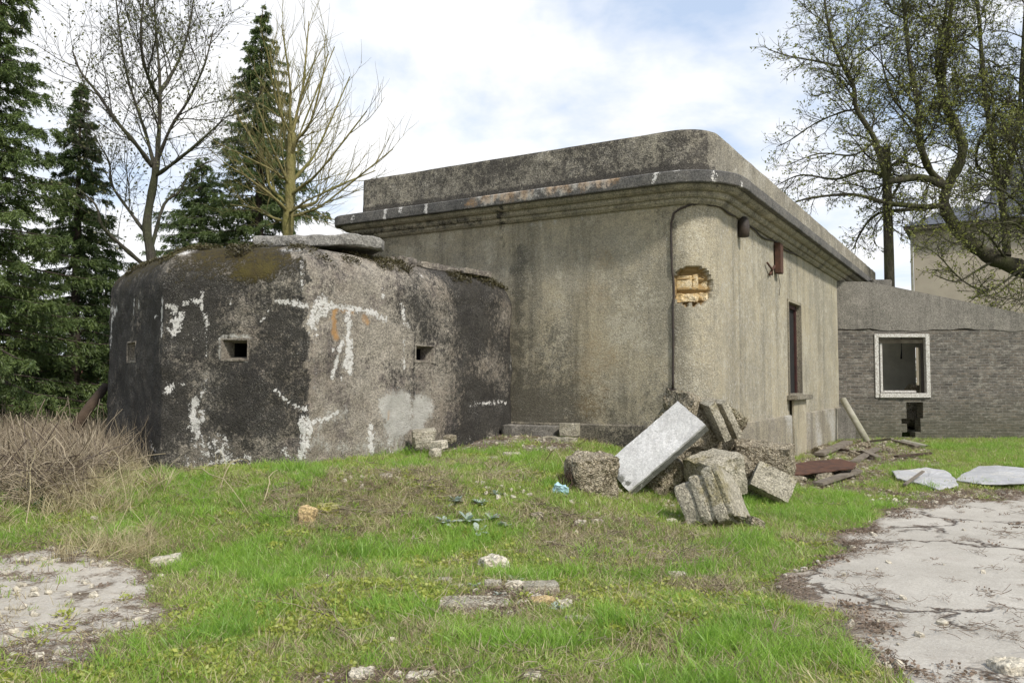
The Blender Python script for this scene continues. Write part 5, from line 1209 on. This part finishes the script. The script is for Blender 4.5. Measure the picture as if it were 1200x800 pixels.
o = lump('plastic_scrap', (g.x, g.y, g.z + .06), (.16, .06, .12), (.3, .4, .2), M['blueplastic'], None, .5, 8, 5, .2); tag(o, 'crumpled pale blue plastic left of the pebbly stump', 'litter')

# ------------------------------------------------------------------ pipes, boards, sheets, log
def tube_obj(name, pts, r, mat, label, cat, n=12, hollow=False):
    bm = bmesh.new(); tube_bm(bm, pts, r, n, not hollow)
    if hollow:
        pr = [Vector(p) for p in pts]; tube_bm(bm, pr[::-1], (r if not hasattr(r, '__len__') else r[0]) * .8, n, False)
    o = bm_obj(name, bm, mat, None, True); tag(o, label, cat); return o
tube_obj('leaning_pipe', [P(988, 468, 22.4), P(1003, 494, 21.9), P(1017, 518, 21.4)], .085, M['pipe'], 'pale pipe leaning in the corner against the dark block', 'pipe')
a = P(1058, 519, 21.2); b_ = P(1087, 526, 19.9)
tube_obj('ground_pipe', [a, (a + b_) / 2, b_], .10, M['pipe'], 'grey hollow pipe lying on the ground before the brick wall', 'pipe', hollow=True)
tube_obj('leaning_log', [P(88, 502, 13.3), P(104, 478, 13.6), P(124, 452, 14)], [.09, .085, .07], M['log'], 'dark brown log leaning against the left side of the bunker', 'log')
M['rustsheet'] = M['rustm']
def gz(px, py, z): 
    d = ray(px, py); t_ = (z - EYE) / d.z; return CAMP + d * t_
slab_poly('rusty_sheet', [gz(922, 545, .22), gz(945, 540, .25), gz(985, 537, .27), gz(1004, 542, .24), gz(1000, 548, .20), gz(975, 551, .17), gz(930, 555, .14), gz(915, 552, .16)], .03, M['rustsheet'], 'rusty brown sheet lying over debris by the right wall', 'metal sheet', .012, 5)
M['palesheet'] = concrete('pale_sheet', (.47, .47, .475), (.38, .38, .38), (.55, .53, .48), speck=.05, grain=.15, streak=0., bumps=.3, seed=14)
slab_poly('pale_sheet', [gz(1045, 551, .10), gz(1085, 548, .12), gz(1107, 550, .12), gz(1118, 558, .08), gz(1123, 568, .05), gz(1100, 573, .05), gz(1078, 566, .07), gz(1052, 560, .07)], .035, M['palesheet'], 'pale grey panel with a pointed right side, in grass before the brick wall', 'panel', .016, 6)
slab_poly('pale_sheet', [gz(1126, 556, .06), gz(1147, 546, .10), gz(1170, 545, .12), gz(1215, 549, .10), gz(1240, 560, .08), gz(1200, 566, .1), gz(1150, 566, .08), gz(1120, 562, .06)], .03, M['palesheet'], 'long pale grey panel reaching the right edge of the photo', 'panel', .012, 7)
def board(pa, pb, w, th, mat, label, lift=.04):
    a, b_ = Vector(pa), Vector(pb); d = b_ - a; s = Vector((-d.y, d.x, 0)).normalized() * w
    o = oriented_box('board', a - s / 2 + Vector((0, 0, lift)), d, s, Vector((0, 0, th)), mat, None, .006); tag(o, label, 'board', 'old boards beside the right wall'); return o
board(gz(960, 536, .0), gz(994, 521, .12), .22, .06, M['wood'], 'broad weathered board just right of the wall base')
board(gz(1000, 545, .0), gz(1028, 528, .05), .16, .04, M['wood'], 'board lying behind the rusty sheet')
board(gz(1012, 532, .05), gz(1030, 540, .0), .14, .05, M['wood'], 'short pale board end right of the rusty sheet')
board(gz(958, 572, .0), gz(1005, 556, .04), .16, .05, M['wood'], 'long board in front of the rusty sheet')
board(gz(1048, 519, .0), gz(1075, 526, .0), .12, .05, M['wood'], 'thin board beside the hollow pipe')
board(gz(1060, 572, .02), gz(1082, 556, .12), .05, .03, M['wood'], 'narrow stick across the tip of the pale panel')
board(gz(1020, 520, .0), gz(1046, 517, .1), .14, .05, M['wood'], 'short board close to the brick wall left of the hole')
board(gz(972, 528, .0), gz(1010, 533, .03), .12, .04, M['log'], 'dark plank lying flat between the weathered boards')
board(gz(1090, 534, .0), gz(1050, 538, .03), .10, .04, M['log'], 'dark plank in the grass behind the pointed pale panel')
for i, (px, py, s, lb) in enumerate([(1003, 535, .2, 'lump of rubble beside the dark flat plank'), (1040, 530, .22, 'lump of rubble left of the hollow pipe'), (978, 543, .18, 'lump of rubble just behind the rusty sheet'), (948, 560, .28, 'brown rubble lump under the front of the rusty sheet'), (965, 565, .22, 'pale rubble lump in front of the rusty sheet'), (985, 560, .24, 'rubble lump at the right under the rusty sheet'), (935, 565, .2, 'rubble lump at the left under the rusty sheet'), (1000, 553, .2, 'small rubble lump beside the rusty sheet corner'), (962, 532, .3, 'rubble lump against the right wall base'), (1012, 524, .25, 'rubble lump near the foot of the leaning pipe')]):
    g = gz(px, py, 0); o = lump('rubble_piece', (g.x, g.y, .04), (s * 1.3, s, s * .6), (.2, .3, i * 1.), M['rubble'], None, .25, 10, 90 + i, .25); tag(o, lb, 'rubble', 'rubble lumps round the rusty sheet')

# ------------------------------------------------------------------ plants and ground cover
def silver_plant(px, py, r, seed, lb, n=16):
    rs = np.random.default_rng(seed); g = G(px, py); V = []; F = []; k = 0
    for i in range(n):
        a = rs.random() * 6.28; el = rs.uniform(.15, 1.1); L = r * rs.uniform(.55, 1.1); w = L * .36
        d = np.array([math.cos(a) * math.cos(el), math.sin(a) * math.cos(el), math.sin(el)]); s = np.array([-math.sin(a), math.cos(a), 0])
        prof = [(0, .15), (.25, .7), (.55, 1.), (.8, .75), (1., .05)]
        for u, ww_ in prof:
            c_ = np.array([g.x, g.y, g.z]) + d * L * u + np.array([0, 0, -L * .35 * u * u]); V += [c_ - s * w * .5 * ww_ + np.array([0, 0, .012]), c_ + s * w * .5 * ww_ + np.array([0, 0, .012])]
        for q in range(4): F.append((k + 2 * q, k + 2 * q + 1, k + 2 * q + 3, k + 2 * q + 2))
        k += 10
    o = np_obj('silvery_plant', np.array(V), np.array(F), M['silver']); tag(o, lb, 'plant', 'silvery-leaved plants')
for i, (px, py, r, lb) in enumerate([(535, 590, .2, 'silvery plant at the top left of the patch on the bank'), (548, 612, .24, 'silvery plant at the middle of the patch on the bank'), (562, 592, .18, 'silvery plant at the top of the patch on the bank'), (575, 610, .22, 'silvery plant at the lower right of the patch on the bank'), (522, 614, .2, 'silvery plant at the lower left of the patch on the bank'), (592, 618, .16, 'silvery plant at the far right of the patch on the bank'), (560, 625, .2, 'silvery plant lowest in the patch on the bank'), (580, 580, .14, 'small silvery plant at the upper right of the patch on the bank'),
                                     (604, 684, .16, 'silvery sprig growing between the stones of the cluster'), (556, 690, .11, 'tiny silvery sprig left of the stone cluster'), (653, 715, .11, 'tiny silvery sprig right of the stone cluster'), (585, 700, .12, 'small silvery sprig at the front of the stone cluster')]):
    silver_plant(px, py, r * .8, 100 + i, lb)

# tuft prototypes kept outside the scene collection and scattered by geometry nodes
PROTO = {}
def proto(kind, n, hmin, hmax, width, spread, lean, curl, mat, variants=5, segs=3):
    col = bpy.data.collections.new('proto_' + kind); PROTO[kind] = col
    for vv in range(variants):
        rs = np.random.default_rng(500 + vv + len(PROTO) * 31); V = []; F = []; k = 0
        for i in range(n):
            a = rs.random() * 6.28; r = spread * math.sqrt(rs.random()); b0 = np.array([math.cos(a) * r, math.sin(a) * r, -.01])
            a2 = rs.random() * 6.28; h = rs.uniform(hmin, hmax); ln = lean * rs.uniform(.2, 1.2); d = np.array([math.cos(a2), math.sin(a2), 0])
            fa = rs.random() * 6.28; s = np.array([math.cos(fa), math.sin(fa), 0]) * width * rs.uniform(.7, 1.3) * .5
            for j in range(segs + 1):
                u = j / segs; c_ = b0 + np.array([0, 0, 1.]) * h * (u - curl * .35 * u * u) + d * h * ln * u ** 1.7; wd = (1 - u ** 2.2) * .92 + .08
                V += [c_ - s * wd, c_ + s * wd]
            for j in range(segs): F.append((k + 2 * j, k + 2 * j + 1, k + 2 * j + 3, k + 2 * j + 2))
            k += 2 * (segs + 1)
        o = np_obj('tuft', np.array(V), np.array(F), mat); COL.objects.unlink(o); col.objects.link(o)
    return col
def proto_leaf(kind, n, size, spread, h, mat, variants=4):
    col = bpy.data.collections.new('proto_' + kind); PROTO[kind] = col
    for vv in range(variants):
        rs = np.random.default_rng(900 + vv + len(PROTO) * 7)
        a = rs.random(n) * 6.28; r = spread * np.sqrt(rs.random(n)); p = np.stack([np.cos(a) * r, np.sin(a) * r, rs.random(n) * h], 1)
        d = rs.normal(size=(n, 3)); d[:, 2] = np.abs(d[:, 2]) * .35
        V, F = leaf_cards(p, d, size * rs.uniform(.6, 1.3, n), size * .7, rs)
        o = np_obj('leafy_tuft', V, F, mat); COL.objects.unlink(o); col.objects.link(o)
def proto_sticks(kind, n, L, r, spread, mat, variants=4):
    col = bpy.data.collections.new('proto_' + kind); PROTO[kind] = col
    for vv in range(variants):
        rs = np.random.default_rng(1300 + vv + len(PROTO)); tb = Tubes()
        for i in range(n):
            a = rs.random() * 6.28; b0 = np.array([rs.normal() * spread, rs.normal() * spread, .008 + rs.random() * .02]); tb.add(wander(b0, (math.cos(a), math.sin(a), rs.normal() * .12), L * rs.uniform(.4, 1.2), 3, rs, .22, (0, 0, -.03)), np.full(4, r) * rs.uniform(.6, 1.3), 3)
        o = tb.build('twigs', mat); COL.objects.unlink(o); col.objects.link(o)
def proto_pebble(kind, s, mat, variants=4):
    col = bpy.data.collections.new('proto_' + kind); PROTO[kind] = col
    for vv in range(variants):
        o = lump('pebble', (0, 0, 0), (s, s * .8, s * .55), (0, 0, 0), mat, None, .3, 3, vv * 5 + 1, .45); COL.objects.unlink(o); col.objects.link(o)
proto('grass', 16, .025, .07, .0048, .055, .8, .6, M['grass'])
proto('grass_tall', 20, .07, .185, .006, .06, .7, .6, M['grass_lush'])
proto('straw', 14, .03, .12, .004, .06, 1.3, .9, M['straw'])
proto('straw_tall', 26, .22, .42, .006, .09, 1.0, .9, M['straw'], segs=5)
proto('bramble', 16, .30, .80, .0042, .18, .5, .3, M['bramble'], segs=4)
proto_leaf('clover', 26, .026, .06, .035, M['moss_leaf'])
proto_leaf('litter', 16, .035, .09, .01, M['litter'])
proto_leaf('weed', 30, .06, .09, .10, M['hedge'])
proto_sticks('twigs', 16, .085, .0018, .05, M['litter'])
proto_sticks('drystem', 18, .22, .0022, .07, M['bramble'])
proto_pebble('pebble', .035, M['stone'])
def scatter(name, kind, pts, scl, label, tilt=.25):
    pts = np.asarray(pts); n = len(pts)
    me = bpy.data.meshes.new(name); me.vertices.add(n); me.vertices.foreach_set('co', pts.astype(np.float32).ravel())
    a = me.attributes.new('scl', 'FLOAT', 'POINT'); a.data.foreach_set('value', scl.astype(np.float32))
    a = me.attributes.new('rot', 'FLOAT_VECTOR', 'POINT'); r = np.stack([rng.normal(size=n) * tilt, rng.normal(size=n) * tilt, rng.random(n) * 6.28], 1); a.data.foreach_set('vector', r.astype(np.float32).ravel())
    o = bpy.data.objects.new(name, me); COL.objects.link(o)
    ng = bpy.data.node_groups.new(name + '_scatter', 'GeometryNodeTree')
    ng.interface.new_socket('Geometry', in_out='INPUT', socket_type='NodeSocketGeometry'); ng.interface.new_socket('Geometry', in_out='OUTPUT', socket_type='NodeSocketGeometry')
    N = ng.nodes; Lk = ng.links; gi = N.new('NodeGroupInput'); go = N.new('NodeGroupOutput')
    ci = N.new('GeometryNodeCollectionInfo'); ci.inputs['Collection'].default_value = PROTO[kind]; ci.inputs['Separate Children'].default_value = True; ci.inputs['Reset Children'].default_value = True
    ip_ = N.new('GeometryNodeInstanceOnPoints'); ip_.inputs['Pick Instance'].default_value = True
    sa = N.new('GeometryNodeInputNamedAttribute'); sa.data_type = 'FLOAT'; sa.inputs[0].default_value = 'scl'
    ra = N.new('GeometryNodeInputNamedAttribute'); ra.data_type = 'FLOAT_VECTOR'; ra.inputs[0].default_value = 'rot'
    e2r = N.new('FunctionNodeEulerToRotation')
    Lk.new(gi.outputs[0], ip_.inputs['Points']); Lk.new(ci.outputs[0], ip_.inputs['Instance']); Lk.new(sa.outputs[0], ip_.inputs['Scale']); Lk.new(ra.outputs[0], e2r.inputs[0]); Lk.new(e2r.outputs[0], ip_.inputs['Rotation']); Lk.new(ip_.outputs[0], go.inputs[0])
    md = o.modifiers.new('scatter', 'NODES'); md.node_group = ng
    tag(o, label, kind='stuff'); print(name, n); return o

# candidate points: denser close to the camera
def sample(n, y0=3.6, y1=23, xm=.70):
    # uniform-ish in screen: density ~ 1/y^1.2
    u = rng.random(n); e = -.35; y = (y0 ** (e + 1) + u * (y1 ** (e + 1) - y0 ** (e + 1))) ** (1 / (e + 1)); x = (rng.random(n) * 2 - 1) * y * xm
    return x, y
def inpoly(poly, x, y, m=0.): return sdist(poly, x, y) > m
bk = np.array(BV); 
SH1 = np.array([flat(*p) for p in ((1045, 551), (1085, 548), (1107, 550), (1118, 558), (1123, 568), (1100, 573), (1078, 566), (1052, 560))])
SH2 = np.array([flat(*p) for p in ((1126, 556), (1147, 546), (1170, 545), (1215, 549), (1240, 560), (1200, 566), (1150, 566), (1120, 562))])
DEB = np.array([flat(*p) for p in ((915, 580), (960, 574), (1012, 565), (1040, 548), (1075, 538), (1100, 527), (1085, 516), (1000, 514), (960, 524), (900, 540))])
def blocked(x, y):
    q = np.stack([x - C0.x, y - C0.y], -1); inb = ((q @ np.array(dL)) > -.06) & ((q @ np.array(dR)) > -.06)
    sh = (inpoly(SH1, x, y, .06) | inpoly(SH2, x, y, .06))
    return inb | inpoly(bk, x, y, -.03) | (y > AY - .05) | sh
def thin(x, y, prob): k = (rng.random(len(x)) < prob) & ~blocked(x, y); return x[k], y[k]
def pts3(x, y): return np.stack([x, y, H(x, y)], 1)
def masks(x, y):
    bare = inblobs(BARE, x, y, 41); deb = np.clip(.5 + (sdist(DEB, x, y) + (vnoise(x, y, .8, 44) - .5) * 1.1) * 2, 0, 1); bare = np.maximum(bare, deb * .95)
    return dict(p=pave_sd(x, y), s=sand_sd(x, y), dry=inblobs(DRY, x, y, 61), bare=bare, lush=inblobs(LUSH, x, y, 71), moss=inblobs(MOSS, x, y, 81))
LB = flat(60, 560)
def leftbrush(x, y):
    # dry brush zone at far left
    return np.clip(sstep(-2.6, -4.2, x + .1 * (y - 9)) * 0 + ((x < -3.9 - .10 * (y - 8.5)) & (y > 8.6)) * 1., 0, 1)
x, y = sample(120000); m = masks(x, y); cl = vnoise(x, y, .33, 91); 
pr = np.where(m['p'] > -.02, .0, 1.) * np.where(m['s'] > 0.02, .02, 1.) * (1 - .92 * m['bare']) * (1 - .5 * m['dry']) * np.clip(.35 + 1.5 * (cl - .25), .12, 1) * np.where(leftbrush(x, y) > 0, .5, 1)
gxx, gyy = thin(x, y, pr); scatter('grass', 'grass', pts3(gxx, gyy), rng.uniform(.55, 1.35, len(gxx)) * (1 + .03 * gyy), 'short spring grass over the bank and yard edge')
x, y = sample(60000); m = masks(x, y); cl = vnoise(x, y, .5, 95) * .6 + vnoise(x, y, .2, 96) * .4
pr = np.where(m['p'] > -.05, 0., 1.) * np.where(m['s'] > -.05, 0., 1.) * (1 - m['bare'] * .95) * (1 - .8 * m['dry']) * np.clip(m['lush'] * .9 + np.clip((cl - .50) * 4, 0, .7), 0, 1) * .85
gxx, gyy = thin(x, y, pr); scatter('tall_grass', 'grass_tall', pts3(gxx, gyy), rng.uniform(.45, 1.0, len(gxx)) * (.6 + 1.0 * vnoise(gxx, gyy, .38, 97)), 'taller lush green grass in clumps')
x, y = sample(46000); m = masks(x, y); cl = vnoise(x, y, .4, 98)
pr = np.where(m['p'] > -.02, 0., 1.) * np.where(m['s'] > 0., .03, 1.) * (1 - m['bare'] * .8) * np.clip(m['moss'] * .8 + .25 * (cl > .62), 0, 1)
gxx, gyy = thin(x, y, pr); scatter('clover', 'clover', pts3(gxx, gyy), rng.uniform(.6, 1.3, len(gxx)), 'yellow-green clover and moss among the grass')
x, y = sample(80000); m = masks(x, y); cl = vnoise(x, y, .3, 99)
pr = np.where(m['p'] > -.02, .0, 1.) * np.where(m['s'] > -.05, .10, 1.) * np.clip(m['dry'] * .95 + .16 + .35 * (cl > .68), 0, 1) * (1 - m['bare'] * .6)
gxx, gyy = thin(x, y, pr); scatter('dry_grass', 'straw', pts3(gxx, gyy), rng.uniform(.6, 1.5, len(gxx)), 'dry straw-coloured grass lying over the turf')
x, y = sample(26000); m = masks(x, y)
pr = np.clip(m['dry'] * .38 + .02, 0, 1) * (m['p'] < 0) * (m['s'] < .1)
gxx, gyy = thin(x, y, pr); scatter('dry_stems', 'drystem', pts3(gxx, gyy), rng.uniform(.5, 1.2, len(gxx)), 'tangled brown stems lying on the bank')
x, y = sample(60000); m = masks(x, y); ed = np.clip(1 - np.abs(m['p'] - .08) / .33, 0, 1); cl = vnoise(x, y, .35, 101)
pr = np.clip(ed * np.clip(cl * 1.3 - .35, 0, 1) * .8 + m['bare'] * .5 + np.clip(1 - np.abs(m['s']) / .2, 0, 1) * .35 * (y < 14) + .015 + (m['s'] > 0) * np.clip((cl - .55) * 2, 0, 1) * .4 + ((m['p'] > 0) & (cl > .78)) * .12, 0, 1)
x1, y1 = thin(x, y, pr); z1 = pts3(x1, y1); z1[:, 2] = np.where(pave_sd(x1, y1) > 0, .035, z1[:, 2] + .004); scatter('twig_litter', 'twigs', z1, rng.uniform(.4, 1.2, len(x1)), 'brown twigs and litter on the yard edge', .1)
x, y = sample(26000); m = masks(x, y); ed = np.clip(1 - np.abs(m['p'] - .05) / .3, 0, 1); cl = vnoise(x, y, .3, 103)
pr = np.clip(ed * np.clip(cl * 1.3 - .3, 0, 1) * .8 + m['bare'] * .4 + .01, 0, 1)
x1, y1 = thin(x, y, pr); z1 = pts3(x1, y1); z1[:, 2] = np.where(pave_sd(x1, y1) > 0, .035, z1[:, 2] + .004); scatter('leaf_litter', 'litter', z1, rng.uniform(.4, 1.1, len(x1)), 'fallen brown leaves along the yard edge', .1)
x, y = sample(34000); m = masks(x, y); m['bare'] = np.maximum(m['bare'], inblobs([blob(700, 596, .4, .3), blob(780, 590, .8, .5), blob(840, 612, .7, .35), blob(900, 590, .5, .4), blob(600, 575, .5, .4), blob(450, 555, .6, .4)], x, y, 47) * .55)
pr = np.clip(m['bare'] * .8 + (m['s'] > -.05) * .10 * (y < 14) + .012 + np.clip(1 - np.abs(m['p']) / .25, 0, 1) * .12, 0, 1)
x1, y1 = thin(x, y, pr); z1 = pts3(x1, y1); z1[:, 2] = np.where(pave_sd(x1, y1) > 0, .035, z1[:, 2] + .006); scatter('gravel', 'pebble', z1, rng.uniform(.25, 1.5, len(x1)) ** 1.8, 'pale gravel and crumbs of concrete', .5)
# dry brush at the left
x, y = rng.uniform(-11, -2.6, 30000), rng.uniform(8.3, 16, 30000); ed = (-x - 4.35 - .24 * (y - 9.2)) + (vnoise(x, y, .5, 111) - .5) * 1.1
fr = y - 8.9 + (vnoise(x, y, .6, 112) - .5) * 1.0
pr = np.clip(ed * 1.5, 0, 1) * np.clip(fr, 0, 1) * .5 * np.clip(vnoise(x, y, .45, 113) * 1.6 - .1, .2, 1)
x1, y1 = thin(x, y, pr); sc_ = rng.uniform(.45, 1.15, len(x1)) * np.clip(.5 + .22 * (y1 - 8.6), .5, 1.1)
scatter('dry_brush', 'bramble', pts3(x1, y1), sc_, 'tall dry brown stalks and brambles left of the bunker', .28)
x1, y1 = thin(x, y, pr * .35); scatter('brush_tangle', 'drystem', pts3(x1, y1) + np.array([0, 0, .1]), rng.uniform(1.2, 3.0, len(x1)), 'tangled dead stems in the brush left of the bunker', .8)
x1, y1 = thin(x, y, pr * .25); scatter('brush_weeds', 'weed', pts3(x1, y1), rng.uniform(.6, 1.4, len(x1)), 'low green weeds under the dry brush')
x, y = rng.uniform(-10, -2.4, 9000), rng.uniform(7.6, 14, 9000); ed = (-x - 3.7 - .26 * (y - 9.2)) + (vnoise(x, y, .5, 121) - .5) * 1.6; fr = y - 8.2 + (vnoise(x, y, .6, 122) - .5) * 1.4
x1, y1 = thin(x, y, np.clip(ed, 0, 1) * np.clip(fr, 0, 1) * .32); scatter('dry_tall_grass', 'straw_tall', pts3(x1, y1), rng.uniform(.4, 1.25, len(x1)), 'pale dry grass blades mixed into the brush left of the bunker', .35)
# straw tussock
g = G(140, 650); n = 46
tx, ty = g.x + rng.normal(size=n) * .26, g.y + .1 + rng.normal(size=n) * .17
scatter('straw_tussock', 'straw_tall', pts3(tx, ty), rng.uniform(.6, 1.0, n), 'pale bleached grass tussock between the brush and the bare patch', .55)
# moss cushions and debris on the bunker roof edge
cr = get_co(shell); k = rng.permutation(len(cr)); k = k[(cr[k, 2] > 3.22) & (vnoise(cr[k, 0] * 1., cr[k, 1] * 1., .35, 131) > .52)][:1500]
proto_leaf('roofmoss', 22, .022, .05, .03, leafmat('dark_moss', (.035, .028, .015), (.10, .085, .03), .2))
scatter('roof_moss', 'roofmoss', cr[k] + np.array([0, 0, .002]), rng.uniform(.5, 1.5, len(k)), 'dark moss cushions on the rounded bunker roof', .4)
# long arching dead stems
rs = np.random.default_rng(12); tb = Tubes()
for a, b_, h in [((205, 555), (300, 612), .25), ((225, 560), (215, 500), .5), ((255, 575), (300, 560), .3), ((120, 560), (150, 600), .5), ((30, 620), (45, 560), .6), ((310, 590), (330, 560), .2), ((640, 540), (668, 565), .25)]:
    g0, g1 = G(*a), G(*b_); u = np.linspace(0, 1, 9)[:, None]; pts = np.array(g0) * (1 - u) + np.array(g1) * u; pts[:, 2] += (4 * u * (1 - u))[:, 0] * h; pts += rs.normal(size=pts.shape) * .012
    tb.add(pts, np.linspace(.008, .003, 9), 4)
tag(tb.build('dead_stems', M['straw']), 'long arching dead stems over the bank', kind='stuff')
print('faces total', sum(len(o.data.polygons) for o in bpy.data.objects if o.type == 'MESH'))
